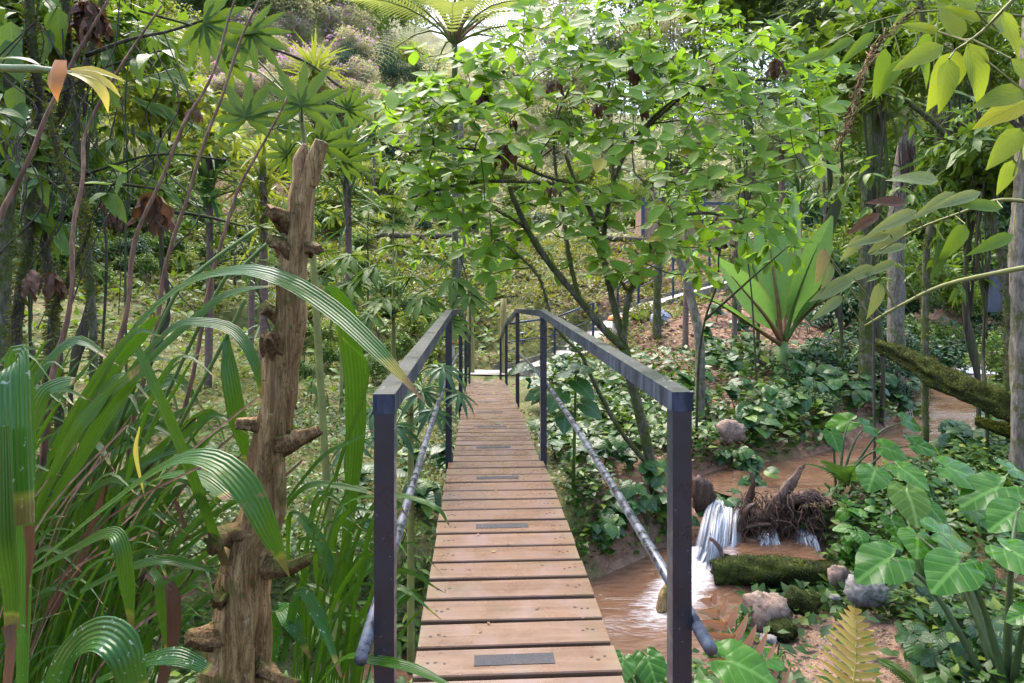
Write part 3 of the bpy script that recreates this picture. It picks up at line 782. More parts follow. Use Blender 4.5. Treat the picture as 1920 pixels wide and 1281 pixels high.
# terrace logs
for i, (x0, x1) in enumerate(((560, 690), (690, 800), (800, 905), (905, 1010), (1100, 1210))):
    a = P(x0, 438 + i * 2, 26.2); b = P(x1, 443 + i * 2, 26.2); mb = MB()
    mb.tube([Vector((0, 0, 0)), (b - a) * .5 + Vector((0, 0, .02)), b - a], [.13, .125, .12], 10, True, .03)
    o = mb.obj('edging_log', M['logs']); o.location = a
    tag(o, ('leftmost', 'second from left', 'third from left', 'fourth from left', 'rightmost')[i] + ' of the five dark logs edging the far grassy terrace', 'log', 'logs edging the far terrace')
# ------------------------------------------------------------------ near left: dead trunk, palm grass, canes
def fb(*a):
    x, y, z = a
    return (math.sin(x*3.1+y*1.7)*math.cos(z*2.3+x) + .5*math.sin(x*7.3-z*5.1)*math.cos(y*6.7) + .25*math.sin(z*13.1+x*11)*math.cos(y*15.7+z*3))

def gnarly(pts, rad, n=22, rings=90, groove=.13, seed=0, lump=.12):
    """rough tapered wood with lengthwise grooves"""
    c = cr(pts, max(2, rings // (len(pts) - 1))); rr = interp(rad, len(c)); r = random.Random(seed)
    ph = [r.uniform(0, 6.28) for _ in range(6)]; m = MB(); prev = None; L = 0
    for i, p in enumerate(c):
        t = (c[min(i+1, len(c)-1)] - c[max(i-1, 0)]).normalized()
        x = (Vector((1,0,0)) if prev is None else prev); x = (x - t * x.dot(t)).normalized(); prev = x; y = t.cross(x)
        if i: L += (p - c[i-1]).length
        for k in range(n):
            a = 2 * math.pi * k / n; tw = a + L * 1.1
            g = math.sin(tw * 5 + ph[0] + 1.3 * math.sin(L * 7)) * .5 + math.sin(tw * 9 + ph[1] + L * 3) * .35 + math.sin(tw * 3 + ph[2]) * .4
            q = 1 + groove * g * .7 + lump * fb(p.x * 3 + math.cos(a), p.z * 3, math.sin(a) * 2 + ph[3])
            m.v.append(tuple(p + (x * math.cos(a) + y * math.sin(a)) * rr[i] * q)); m.uv.append((k / n, L))
    for i in range(len(c) - 1):
        for k in range(n):
            a0 = i * n + k; a1 = i * n + (k + 1) % n; m.f.append((a0, a1, a1 + n, a0 + n))
    e = (len(c) - 1) * n; m.v.append(tuple(c[-1] - (c[-1] - c[-2]).normalized() * rr[-1] * .4)); m.uv.append((.5, L)); ce = len(m.v) - 1
    for k in range(n): m.f.append((e + k, e + (k + 1) % n, ce))
    return m

TD = 2.05
tb = P(440, 1281, TD); base_z = gz(tb.x - .03, TD) - .05
trunk = empty('dead_tree_trunk', (tb.x - .03, TD, base_z), 'weathered bare dead trunk with knobbly branch stubs in left foreground', 'tree trunk')
o0 = trunk.location
tp = [(458,1050,2.06),(490,950,2.06),(500,860,2.05),(524,760,2.04),(526,680,2.04),(546,600,2.03),(548,510,2.03),(561,440,2.03),(565,370,2.02),(578,322,2.02)]
pts = [Vector((tb.x - .035, TD, base_z)), P(432, 1400, TD), P(440, 1281, TD), P(452, 1160, TD)] + [P(*q) for q in tp]
wd = [146, 126, 104, 92, 84, 72, 62, 55, 57, 49, 50, 44, 43, 38]
gnarly([p - o0 for p in pts], [v / 2 / F * TD for v in wd], 30, 150, .24, 3, .2).obj('trunk', M['dead_wood'], trunk)
gnarly([P(568,350,2.02)-o0, P(566,300,2.02)-o0, P(572,270,2.02)-o0], [.030, .026, .008], 12, 20, .25, 5).obj('broken_prong', M['dead_wood'], trunk)
gnarly([P(578,345,2.02)-o0, P(592,300,2.01)-o0, P(604,264,2.00)-o0], [.030, .028, .020], 12, 20, .2, 6).obj('broken_prong', M['dead_wood'], trunk)
stubs = [((548,425),(522,405),(508,398),30,26),((545,480),(525,462),(507,450),34,26),((535,600),(506,582),(492,575),24,26),((528,668),(508,645),(500,628),30,18),
         ((505,800),(470,795),(442,795),28,20),((470,1010),(425,1000),(398,1022),34,40),((455,1110),(425,1120),(405,1135),36,30),((430,1180),(390,1188),(350,1195),44,22),
         ((572,470),(588,468),(597,470),24,18),((520,830),(560,825),(598,808),34,16),((505,1065),(545,1055),(580,1045),30,18),((490,1255),(520,1278),(560,1282),26,14)]
for a, b, c, w0, w1 in stubs:
    dz = R.choice((-.09, -.06, -.12))
    gnarly([P(*a, TD) - o0, P(b[0] + R.uniform(-5, 5), b[1] + R.uniform(-8, 8), TD + dz * .6) - o0, P(*c, TD + dz) - o0], [w0 / 2 / F * TD * 1.35, w0 / 2 / F * TD * .82, w1 / 2 / F * TD * .95], 16, 26, .30, int(a[1]), .42).obj('branch_stub', M['dead_knob'], trunk)

def strap_mesh(pts, widths, nrm, n=22, nc=9, pleat=.09, vee=.18, roll=0., rollend=None):
    c = cr(pts, max(2, n // (len(pts) - 1))); ww = interp(widths, len(c)); m = MB(); nrm = Vector(nrm).normalized()
    L = 0
    for i, p in enumerate(c):
        t = (c[min(i+1, len(c)-1)] - c[max(i-1, 0)]).normalized()
        x = t.cross(nrm)
        if x.length < .05: x = t.cross(Vector((.3, -.8, .5)))
        x.normalize(); z = x.cross(t)
        k = i / (len(c) - 1); a = roll + (0 if rollend is None else (rollend - roll) * k)
        x, z = x * math.cos(a) + z * math.sin(a), z * math.cos(a) - x * math.sin(a)
        if i: L += (p - c[i-1]).length
        hw = ww[i] / 2
        for j in range(nc):
            u = -1 + 2 * j / (nc - 1)
            m.v.append(tuple(p + x * hw * u + z * (vee * hw * abs(u) + (pleat * hw * .5 if j % 2 else 0)))); m.uv.append((j / (nc - 1), k))
    for i in range(len(c) - 1):
        for j in range(nc - 1):
            a = i * nc + j; m.f.append((a, a + 1, a + nc + 1, a + nc))
    return m

def strap_px(root, pts, wpx, nrm=(0, -.55, .8), mat='palmgrass', **kw):
    pv = [P(*q) - root.location for q in pts]; Dm = sum(q[2] for q in pts) / len(pts)
    return strap_mesh(pv, [max(.5, v) / F * Dm * .80 for v in wpx], nrm, **kw).obj('leaf', M[mat], root)

pg1 = empty('palm_grass', on_ground(120, 2.3), 'large palm grass with long pleated arching leaves left of the dead trunk', 'palm grass')
pg2 = empty('palm_grass', on_ground(30, 1.45), 'nearest palm grass with brown-tipped spotted blades at the left picture edge', 'palm grass')
pg3 = empty('palm_grass', on_ground(600, 2.9), 'palm grass between the dead trunk and the near left bridge post', 'palm grass')
H = [(pg1, [(60,980,2.5),(215,670,2.4),(330,545,2.3),(440,508,2.05),(530,524,1.9),(620,578,1.82),(705,655,1.72),(800,758,1.62)], [7,19,33,36,40,41,33,2], (0,-.75,.6), {}),
 (pg1, [(80,960,2.6),(240,720,2.6),(380,585,2.55),(440,548,2.5),(515,536,2.4)], [8,16,22,20,3], (.3,-.8,.5), {}),
 (pg1, [(70,960,2.4),(220,730,2.4),(320,618,2.35),(380,605,2.3),(440,622,2.25),(478,680,2.2),(490,748,2.2)], [8,18,20,26,28,22,3], (.1,-.8,.6), {}),
 (pg1, [(258,652,1.95),(290,720,1.9),(330,810,1.9),(375,925,1.9),(425,1060,1.95)], [22,28,32,32,26], (-.3,-.9,.2), {}),
 (pg1, [(424,630,2.5),(432,700,2.45),(448,790,2.45),(468,880,2.5)], [14,44,46,8], (-.1,-1,.1), {}),
 (pg1, [(40,840,1.9),(80,745,1.9),(112,722,1.9),(140,715,1.9)], [40,44,40,20], (.3,-.7,.7), {}),
 (pg1, [(90,960,2.2),(180,810,2.2),(240,720,2.2),(275,690,2.2)], [20,34,34,14], (.5,-.8,.3), {}),
 (pg1, [(30,1040,2.3),(130,830,2.2),(200,745,2.2),(262,692,2.1)], [12,30,34,20], (.2,-.8,.4), {}),
 (pg1, [(40,1080,1.95),(200,950,1.85),(320,868,1.75),(395,862,1.7),(458,912,1.65),(505,1000,1.65),(543,1082,1.7)], [7,24,36,56,64,45,2], (.05,-.6,.8), dict(pleat=.06)),
 (pg1, [(215,945,2.1),(300,898,2.0),(370,895,1.95),(430,935,1.9)], [14,34,44,30], (0,-.3,1), {}),
 (pg1, [(30,1090,1.8),(130,1035,1.75),(200,1000,1.7),(226,1018,1.65),(240,1100,1.65),(248,1195,1.65)], [8,16,26,38,34,4], (.1,-.85,.5), {}),
 (pg1, [(150,1110,2.0),(230,1070,1.95),(300,1050,1.9),(350,1057,1.9),(425,1078,1.9)], [10,18,22,20,3], (0,-.8,.5), {}),
 (pg1, [(283,1068,1.9),(298,1090,1.85),(304,1150,1.85),(312,1225,1.85)], [18,24,22,4], (0,-1,.2), {}),
 (pg1, [(180,1280,1.8),(260,1245,1.7),(330,1232,1.65),(405,1262,1.65)], [20,38,44,20], (0,-.5,.8), dict(mat='palmgrass_spot')),
 (pg2, [(38,1500,1.15),(50,900,1.12),(38,694,1.1),(30,700,1.05),(33,850,1.02),(40,985,1.0)], [20,50,72,76,78,70], (0,-1,.15), dict(mat='palmgrass_spot', n=30)),
 (pg2, [(6,800,1.0),(10,1000,.98),(22,1100,.98),(24,1178,.98)], [40,56,44,34], (0,-1,.1), dict(mat='palmgrass')),
 (pg2, [(60,1420,1.6),(120,1250,1.55),(175,1192,1.5),(230,1215,1.45),(262,1330,1.45)], [44,72,78,76,50], (.1,-.75,.65), dict(mat='palmgrass_spot', pleat=.06)),
 (pg3, [(540,1060,2.9),(545,965,2.8),(590,1000,2.75),(620,1065,2.7),(645,1150,2.7)], [6,14,28,26,5], (.2,-.8,.5), {}),
 (pg3, [(510,1300,2.4),(520,1150,2.4),(545,1165,2.3),(582,1235,2.3)], [10,34,42,5], (.3,-.6,.7), dict(mat='palmgrass_spot')),
 (pg3, [(530,1240,2.3),(560,1115,2.3),(600,1160,2.3),(640,1270,2.2)], [10,28,30,5], (.2,-.7,.5), dict(mat='palmgrass_spot')),
 (pg3, [(560,1330,1.7),(640,1238,1.6),(700,1238,1.5),(780,1256,1.45),(870,1300,1.4)], [8,18,28,24,4], (0,-.4,.9), {}),
 (pg3, [(520,960,2.9),(600,862,2.8),(650,832,2.7),(702,806,2.6)], [6,12,12,3], (0,-.8,.6), {}),
 (pg3, [(500,1000,2.8),(570,915,2.7),(640,912,2.6),(708,928,2.5)], [6,14,14,4], (0,-.8,.5), {}),
 (pg3, [(560,1050,2.6),(640,950,2.4),(720,928,2.2),(780,936,2.1),(822,955,2.05),(842,985,2.05)], [5,8,10,12,10,3], (0,-.6,.8), {}),
 (pg3, [(640,1120,3.2),(668,800,3.2),(655,620,3.1),(630,556,3.0),(600,540,2.9)], [14,50,54,40,8], (0,-1,.2), {}),
 (pg3, [(600,1000,2.9),(640,860,2.8),(690,700,2.7),(640,630,2.6)], [6,14,14,4], (-.5,-.8,.2), {})]
for rt, pts, ww, nr, kw in H:
    kw = dict(kw); mt = kw.pop('mat', 'palmgrass'); strap_px(rt, pts, ww, nr, mt, **kw)
# browned tips of the torn near blade
for pts, ww in (([(18,1172,.975),(22,1210,.97),(14,1290,.97)], [34,26,22]), ([(56,985,1.0),(58,1040,1.0),(52,1100,1.0),(50,1190,1.0)], [28,20,8,3])):
    o = strap_px(pg2, pts, ww, (0,-1,.1), 'dead'); o.name = 'withered_tip'
rr = random.Random(11)
def fan(root, n, bx, by, dx, dy, D0, D1, w0, w1, mat='palmgrass', bend=.5, name='leaf', arch=.35):
    for i in range(n):
        D = rr.uniform(D0, D1); x0 = rr.uniform(*bx); y0 = rr.uniform(*by); ex = x0 + rr.uniform(*dx); ey = y0 - rr.uniform(*dy); Dd = D + rr.uniform(-.25, .25)
        mx = x0 + (ex - x0) * .42; my = y0 + (ey - y0) * (.62 + rr.uniform(0, .12)); tip = (ex + rr.uniform(60, 190) * bend, ey + rr.uniform(-120, 150) * bend, Dd - .1)
        wv = rr.uniform(w0, w1)
        o = strap_px(root, [(x0, y0, D), (mx, my, (D + Dd) / 2), (ex, ey, Dd), tip], [wv * .35, wv * .8, wv * .9, wv * .04], (rr.uniform(-.6, .6), -.8, rr.uniform(0, .7)), mat, n=15, nc=7)
        o.name = name
fan(pg1, 170, (-260, 220), (1330, 1460), (60, 250), (300, 720), 2.3, 3.3, 6, 20)
fan(pg1, 70, (-100, 260), (1330, 1460), (80, 220), (180, 480), 2.15, 2.8, 5, 12)
fan(pg1, 22, (-120, 240), (1330, 1460), (120, 380), (300, 600), 2.0, 2.9, 4, 9, 'cane', .1, 'dry_stalk')
fan(pg1, 14, (-60, 160), (1200, 1300), (150, 280), (350, 600), 2.6, 3.4, 20, 40)
fan(pg3, 40, (540, 670), (1330, 1420), (-20, 120), (180, 480), 2.4, 3.3, 6, 18)
for q in ([(150,980,2.7),(310,590,2.7),(375,508,2.7),(480,430,2.8)], [(200,980,2.6),(400,560,2.6),(455,500,2.6),(502,456,2.6)], [(230,1000,2.5),(420,640,2.5),(460,560,2.5)]):
    mb = MB(); mb.tube(cr([P(*p) - pg1.location for p in q], 6), .008, 6); mb.obj('flower_stalk', M['stem'], pg1)
# withered leaf sheaths low in the clump
for q, ww in (([(275,1075,2.2),(318,1110,2.15),(322,1190,2.15),(300,1300,2.15)], [16,40,36,20]), ([(330,940,2.6),(350,1000,2.6),(346,1015,2.6)], [10,8,3]), ([(90,1150,2.4),(150,1050,2.4),(210,880,2.4)], [30,26,10])):
    strap_px(pg1, q, ww, (.3,-.9,.2), 'dead').name = 'withered_leaf'
strap_px(pg1, [(262,800,2.0),(255,850,2.0),(272,935,2.0)], [3,12,2], (0,-1,.1), 'bract_leaf').name = 'yellow_leaf'

# long dry canes leaning right
canes = [([(-60,560),(20,370),(100,190),(205,-10)], 'leftmost of five reddish dry canes leaning right, behind the orange bract'),
 ([(90,740),(125,600),(140,430),(155,320),(180,200),(305,10)], 'second from left of five reddish dry canes leaning right'),
 ([(190,760),(232,600),(262,430),(335,260),(400,130),(445,-10)], 'middle one of five reddish dry canes leaning right'),
 ([(250,800),(290,620),(330,430),(385,270),(432,130),(490,-10)], 'second from right of five reddish dry canes leaning right'),
 ([(320,860),(372,650),(420,430),(472,308),(540,182)], 'rightmost, shortest of five reddish dry canes, ending behind the dead trunk')]
for i, (q, lab) in enumerate(canes):
    D = 2.7 + .15 * i; c = cr([P(x, y, D + .1 * j) for j, (x, y) in enumerate(q)], 8); g = Vector((c[0].x - .15, c[0].y, gz(c[0].x - .15, c[0].y)))
    c = [g, g.lerp(c[0], .5)] + c; mb = MB(); rad = interp([.013, .011, .0095, .008, .005], len(c))
    c = [p + Vector((.008 * math.sin(k_ * .55 + i), 0, .004 * math.cos(k_ * .8 + i * 2))) for k_, p in enumerate(c)]; mb.tube([p - g for p in c], rad, 7, True, .22)
    o = mb.obj('dry_cane', M['cane']); o.location = g; tag(o, lab, 'cane', 'dry canes leaning over the palm grass')

# heliconia-like orange bract
hb = empty('bract_flower', P(60, 130, 1.9), 'orange and yellow bract flower poking in at the upper left edge', 'flower')
hl = hb.location
mb = MB(); mb.tube(cr([P(-80, 120, 1.95) - hl, P(0, 128, 1.9) - hl, P(80, 130, 1.88) - hl, P(135, 140, 1.86) - hl], 5), [.014]*5+[.012]*5+[.009]*6, 8); mb.obj('stalk', M['palm_pale'], hb)
strap_mesh([P(103,112,1.86)-hl, P(96,135,1.84)-hl, P(97,165,1.84)-hl, P(107,192,1.86)-hl], [.055,.075,.05,.003], (-.3,-1,.2), n=16, nc=7, pleat=0, vee=-.5).obj('orange_bract', M['bract'], hb)
for q, ww in (([(130,134,1.86),(170,150,1.84),(195,178,1.84),(203,212,1.85)],[.02,.035,.028,.002]), ([(135,136,1.86),(175,142,1.85),(205,160,1.85),(226,182,1.86)],[.015,.026,.02,.002]), ([(132,132,1.87),(170,131,1.87),(205,141,1.87),(236,153,1.88)],[.012,.024,.018,.002])):
    strap_mesh([P(*p)-hl for p in q], ww, (.2,-.9,.5), n=14, nc=5, pleat=0, vee=.3).obj('bract_tip', M['bract_leaf'], hb)
strap_mesh([P(-60,128,2.0)-hl, P(0,112,2.0)-hl, P(45,112,2.0)-hl, P(75,122,2.0)-hl], [.05,.06,.04,.004], (0,-.4,.9), n=14, nc=5, pleat=0, vee=.2).obj('leaf', M['bush_grey'], hb)
# ------------------------------------------------------------------ shared leaf meshes
LM = {}
def variants(key, fn, n=4):
    LM[key] = [mesh_of(key, fn(i)) for i in range(n)]
variants('brug', lambda i: strip_leaf(w_obov if i % 2 else w_ovate, .43 + .05 * (i % 3), 6, 5, .10 + .12 * (i % 4), .10, .05, seed=i), 6)
variants('oblong', lambda i: strip_leaf(w_lance, .34 + .03 * i, 6, 3, .2 + .1 * i, .15, .04, seed=i))
variants('heart', lambda i: heart_leaf(.72 + .05 * i, .22 + .05 * i, .42, .12, .02, i, 22), 4)
variants('elephant', lambda i: heart_leaf(.78 + .05 * i, .12 + .05 * i, .22, .10, .03, i, 34, 1.1), 4)
variants('arrow', lambda i: heart_leaf(.55, .15, .2, .15, .02, i, 26, 1.2), 2)
variants('palmate', lambda i: palmate_leaf(9 + i % 2, 255, True, i, .28 + .08 * i, .25), 4)
variants('fan', lambda i: palmate_leaf(9, 205 + 12 * i, True, i, .05 + .04 * i, .20), 4)
variants('digit', lambda i: palmate_leaf(10, 300, False, i, .45 + .1 * i, .17), 3)
variants('fern', lambda i: frond(24, .24, .35 + .15 * i, .030, i, 3, sweep=.35), 3)
variants('fernwide', lambda i: frond(16, .36, .3 + .15 * i, .05, i, 3, sweep=.45), 3)
variants('treefern', lambda i: frond(34, .28, .35 + .15 * i, .022, i, 4, sweep=.30), 3)
variants('treefern_top', lambda i: frond(27, .30, .55 + .25 * i, .015, i, 4, sweep=.30, base=.30, narrowbase=.3), 3)
variants('palmfrond', lambda i: frond(40, .34, .35 + .2 * i, .016, i, 3, sweep=.6, narrowbase=.7), 3)
variants('fernbold', lambda i: frond(14, .30, .35 + .15 * i, .050, i, 5, sweep=.40, narrowbase=.8, vee=.05), 2)
variants('lance', lambda i: strip_leaf(w_lance, .22 + .03 * i, 7, 3, .25 + .12 * i, .2, .03, seed=i))
variants('spike', lambda i: strip_leaf(w_strap, .075, 5, 3, .10 + .15 * i, .25), 3)
variants('banana', lambda i: strip_leaf(w_pad, .30, 16, 9, .12 + .1 * i, .25, .10, seed=i, pleat=.02), 3)
variants('dead', lambda i: strip_leaf(w_ovate, .30, 8, 5, .3, .7, .7, seed=i, curl=1.0), 3)

def sub(v, o): return Vector(v) - o
def leaf(root, key, pos, d, up, s, mat, name='leaf', sx=None, r=R):
    return link(name, r.choice(LM[key]), root, M[mat], orient(sub(pos, root.location), d, up, s, sx))

ORD = ['first', 'second', 'third', 'fourth', 'fifth', 'sixth', 'seventh', 'eighth', 'ninth', 'tenth', 'eleventh', 'twelfth', 'thirteenth', 'fourteenth', 'fifteenth', 'sixteenth', 'seventeenth', 'eighteenth', 'nineteenth', 'twentieth']
def number(objs, desc, group):
    """label a row of look-alikes by their order from the left of the picture"""
    objs.sort(key=lambda o: o.location.x / o.location.y)
    n = len(objs)
    for i, o in enumerate(objs):
        w_ = 'leftmost' if i == 0 else 'rightmost' if i == n - 1 else ORD[i] + ' from left' if i <= n // 2 and i < 20 else ORD[n - 1 - i] + ' from right'
        o['label'] = f'{w_} of the {desc}'; o['group'] = group

# ------------------------------------------------------------------ the flowering tree over the bridge
bt_base = on_ground(1222, 7.1)
bt = empty('angels_trumpet_tree', bt_base, 'broad flowering tree with bright green leaves and mossy stems right of the bridge', 'tree')
ob = bt_base
nodes = []        # (pos, radius)
stems = [
 ([(1222,880,7.1),(1205,800,7.05),(1185,720,7.0),(1172,655,7.0)], .062, .052),
 ([(1172,655,7.0),(1130,615,6.95),(1085,560,6.9),(1035,500,6.8),(1000,450,6.7),(968,385,6.6),(955,350,6.6)], .045, .022),
 ([(1172,655,7.0),(1148,560,7.1),(1128,470,7.1),(1108,400,7.15),(1080,345,7.2),(1060,290,7.2)], .040, .018),
 ([(1168,650,7.0),(1178,560,7.0),(1200,500,7.0),(1232,440,7.0),(1272,408,7.0),(1330,400,7.0),(1400,420,7.0)], .036, .013),
 ([(1128,470,7.1),(1138,400,7.1),(1150,340,7.0),(1190,260,6.9),(1260,190,6.9),(1330,150,7.0)], .030, .012),
 ([(1085,560,6.9),(1065,470,7.1),(1055,390,7.4),(1040,300,7.5),(1045,220,7.6),(1090,120,7.6)], .028, .010),
 ([(1040,345,7.3),(1000,342,7.0),(940,340,6.8),(870,345,6.6),(800,365,6.5),(770,410,6.5)], .022, .010),
 ([(1080,345,7.2),(1020,330,6.9),(950,300,6.6),(880,280,6.4),(800,275,6.3)], .018, .008),
 ([(1150,340,7.0),(1146,260,7.3),(1140,180,7.5),(1150,90,7.7)], .020, .008),
 ([(1190,260,6.9),(1300,170,6.8),(1420,150,6.8),(1500,165,6.8)], .016, .008),
 ([(1200,500,7.0),(1180,545,6.9),(1165,530,6.8)], .014, .008),
 ([(1035,500,6.8),(985,430,6.7),(940,400,6.6),(905,380,6.6)], .014, .008),
 ([(1222,880,7.1),(1165,810,6.9),(1120,730,6.8),(1090,665,6.7)], .030, .018),
 ([(1090,665,6.7),(1040,610,6.7),(1010,520,6.7),(960,470,6.6),(920,440,6.5)], .016, .008)]
for q, r0, r1 in stems:
    c = cr([P(*p) for p in q], 7); rad = interp([r0, (r0 + r1) / 2, r1], len(c)); mb = MB()
    mb.tube([p - ob for p in c], rad, 9, True, .10); mb.obj('trunk' if q[0][1] == 880 and r0 > .05 else 'limb', M['mossbark'], bt)
    nodes += [(p, r) for p, r in zip(c, rad) if p.z > P(0, 480, 7).z]
# rosettes fill the crown outline seen in the picture
rb = random.Random(5); ros = []
def in_crown(x, y):
    top = np.interp(x, [690, 760, 840, 900, 980, 1060, 1200, 1330, 1440, 1520, 1580], [190, 150, 120, 75, 10, -10, -20, 15, 40, 70, 130])
    bot = np.interp(x, [690, 780, 860, 950, 1050, 1150, 1260, 1380, 1480, 1580], [215, 400, 400, 380, 350, 345, 420, 450, 430, 250])
    return top < y < bot
tries = 0
while len(ros) < 400 and tries < 20000:
    tries += 1; x = rb.uniform(690, 1580); y = rb.uniform(-30, 460)
    if not in_crown(x, y): continue
    if y > 300 and x > 900 and rb.random() < .4: continue
    if 930 < x < 1230 and y > 270 and rb.random() < .5: continue
    D = 6.9 + rb.uniform(-1.4, 1.6) * min(1, .5 + abs(y) / 400); p = P(x, y, D)
    if any((p - q).length < .14 for q in ros): continue
    ros.append(p)
for _ in range(46): ros.append(P(rb.uniform(770, 930), rb.uniform(90, 430), rb.uniform(6.0, 7.2)))
for _ in range(70): ros.append(P(rb.uniform(840, 1330), rb.uniform(350, 520), rb.uniform(6.2, 7.8)))
nodes += [(p, .01) for q, r0, r1 in stems for p in cr([P(*v) for v in q], 7) if P(0, 600, 7).z < p.z <= P(0, 480, 7).z]
ros.sort(key=lambda p: min((p - q).length for q, _ in nodes))
tw = MB(); lv_pos = []
for p in ros:
    q, rq = min(nodes, key=lambda n_: (p - n_[0]).length + (0 if n_[0].z < p.z + .1 else .4))
    L = (p - q).length; mid = q.lerp(p, .5) + Vector((rb.uniform(-1, 1), rb.uniform(-1, 1), rb.uniform(-.9, .3))) * L * .14
    c = cr([q, mid, p], 4); r0 = min(rq * .8, .006 + L * .013); rad = interp([r0, .0045], len(c))
    tw.tube([v - ob for v in c], rad, 5, False)
    nodes += [(v, r) for v, r in list(zip(c, rad))[3:]]
    ax = (p - mid).normalized() * .6 + Vector((0, -.15, .65)); ax.normalize(); n = rb.randint(4, 6)
    ref = ax.orthogonal().normalized(); a0 = rb.uniform(0, 6.28)
    for k in range(n):
        a = a0 + k * 2.4; el = .05 + .75 * (k / n); rd = (Matrix.Rotation(a, 3, ax) @ ref)
        d = (rd * math.cos(el) + ax * math.sin(el)).normalized(); d.z -= .22; d.normalize()
        up = (ax * .7 - Vector((0, .75, 0)) + Vector((rb.uniform(-.3, .3), rb.uniform(-.3, .3), .2)))
        lv_pos.append((p + d * .03 - ax * .03 * k / n, d, up, rb.uniform(.12, .29) * (1 - .35 * k / n)))
    # a few leaves along the twig
    for k in range(2):
        v = c[rb.randint(3, len(c) - 1)]; d = Vector((rb.uniform(-1, 1), rb.uniform(-1, .4), rb.uniform(-.3, .5))).normalized()
        lv_pos.append((v, d, Vector((rb.uniform(-.3, .3), -.3, 1)), rb.uniform(.10, .22)))
tw.obj('twig', M['mossbark_dark'], bt).__setitem__('kind', 'stuff')
lv_pos.sort(key=lambda q: -(q[3] / q[0].y))
for p, d, up, s in lv_pos[:300]: leaf(bt, 'brug', p, d, up, s, 'brug', r=rb)
rest = lv_pos[300:]
if rest:
    base = strip_leaf(w_ovate, .55, 4, 3, .15, .12)
    me = scatter_mesh('leaves', base, [tuple(p - ob) for p, *_ in rest], [tuple(d) for _, d, *_ in rest], [tuple(u) for _, _, u, _ in rest], [s for *_, s in rest])
    link('leaves', me, bt, M['brug'])['kind'] = 'stuff'
# pale trumpet flowers and dead hanging leaves
def trumpet(root, p, s):
    mb = MB(); mb.tube([Vector((0, 0, 0)), Vector((.01, 0, -.3)), Vector((.02, 0, -.6)), Vector((.03, 0, -.85)), Vector((.03, 0, -1))], [.03, .05, .09, .16, .30], 10, False)
    o = mb.obj('flower', M['white'], root); o.location = p - root.location; o.scale = (s, s, s); o.rotation_euler = (rb.uniform(-.4, .4), rb.uniform(-.4, .4), 0)
for x, y, D in ((790,215,6.0),(908,245,5.9),(1312,118,6.3),(1500,195,6.2)): trumpet(bt, P(x, y, D), .17)
def dead_cluster(root, x, y, D, h, n=7, name='dead_leaf'):
    for k in range(n):
        p = P(x + rb.uniform(-8, 8), y, D + rb.uniform(-.05, .05)); d = Vector((rb.uniform(-.35, .35), rb.uniform(-.35, .35), -1))
        leaf(root, 'dead', p, d, (rb.uniform(-1, 1), rb.uniform(-1, 1), 0), h / F * D * rb.uniform(.7, 1.1), 'dead', name, r=rb)
for x, y, h in ((905,170,55),(1035,150,40),(1122,195,40),(1190,125,55),(1210,205,30),(1452,110,55),(1375,130,40),(945,270,75),(1030,350,35),(960,225,30),(1318,160,40)):
    dead_cluster(bt, x, y, 6.3, h * .8, 6)

# second airy shrub right of it, hanging over the stream
def twiggy(name, base, stems, ros_px, lab, cat, key, mat, sz, bark, nl=(4, 7), D=8., group=None, seed=0, r0=.02, hang=.3, flat=.6):
    r = random.Random(seed); root = empty(name, base, lab, cat, group); nd = [(base, r0)]; ob_ = base
    for q in stems:
        c = cr([P(*p) if not isinstance(p, Vector) else p for p in q], 6); rad = interp([r0, r0 * .4], len(c)); mb = MB(); mb.tube([p - ob_ for p in c], rad, 7, True, .1); mb.obj('stem', M[bark], root); nd += list(zip(c, rad))
    mb = MB(); ps = [P(x, y, d) for x, y, d in ros_px]; ps.sort(key=lambda p: min((p - q).length for q, _ in nd))
    for p in ps:
        q, rq = min(nd, key=lambda n_: (p - n_[0]).length); L = (p - q).length
        mid = q.lerp(p, .5) + Vector((r.uniform(-1, 1), r.uniform(-1, 1), r.uniform(-.3, 1))) * L * .14; c = cr([q, mid, p], 4)
        rad = interp([min(rq * .8, .003 + L * .008), .0025], len(c)); mb.tube([v - ob_ for v in c], rad, 5, False); nd += list(zip(c, rad))[2:]
        ax = (p - mid).normalized()
        for k in range(r.randint(*nl)):
            a = r.uniform(0, 6.28); d = Vector((math.cos(a), math.sin(a), r.uniform(-.5, .3) - hang)) * flat + ax * .6; d.normalize()
            leaf(root, key, p - ax * r.uniform(0, .25) * L, d, (r.uniform(-.4, .4), r.uniform(-.8, .1), 1), r.uniform(*sz), mat, r=r)
    if mb.v: mb.obj('twigs', M[bark], root)['kind'] = 'stuff'
    return root
r2 = random.Random(21)
def cloud(n, x0, x1, y0, y1, D0, D1, ok=None):
    out = []
    while len(out) < n:
        x, y = r2.uniform(x0, x1), r2.uniform(y0, y1)
        if ok is None or ok(x, y): out.append((x, y, r2.uniform(D0, D1)))
    return out
twiggy('stream_shrub', on_ground(1305, 8.6), [[on_ground(1305, 8.6), (1310,680,8.5), (1322,600,8.4), (1345,530,8.3), (1350,470,8.2), (1380,420,8.2)], [(1322,600,8.4),(1400,530,8.2),(1480,460,8.1)], [(1350,470,8.2),(1310,430,8.3),(1290,400,8.3)]],
       cloud(40, 1240, 1500, 380, 520, 7.8, 8.8), 'thin shrub with small leaves beside the pale leaning trunk above the stream', 'shrub', 'brug', 'brug', (.14, .24), 'mossbark_dark', (4, 6), seed=4)

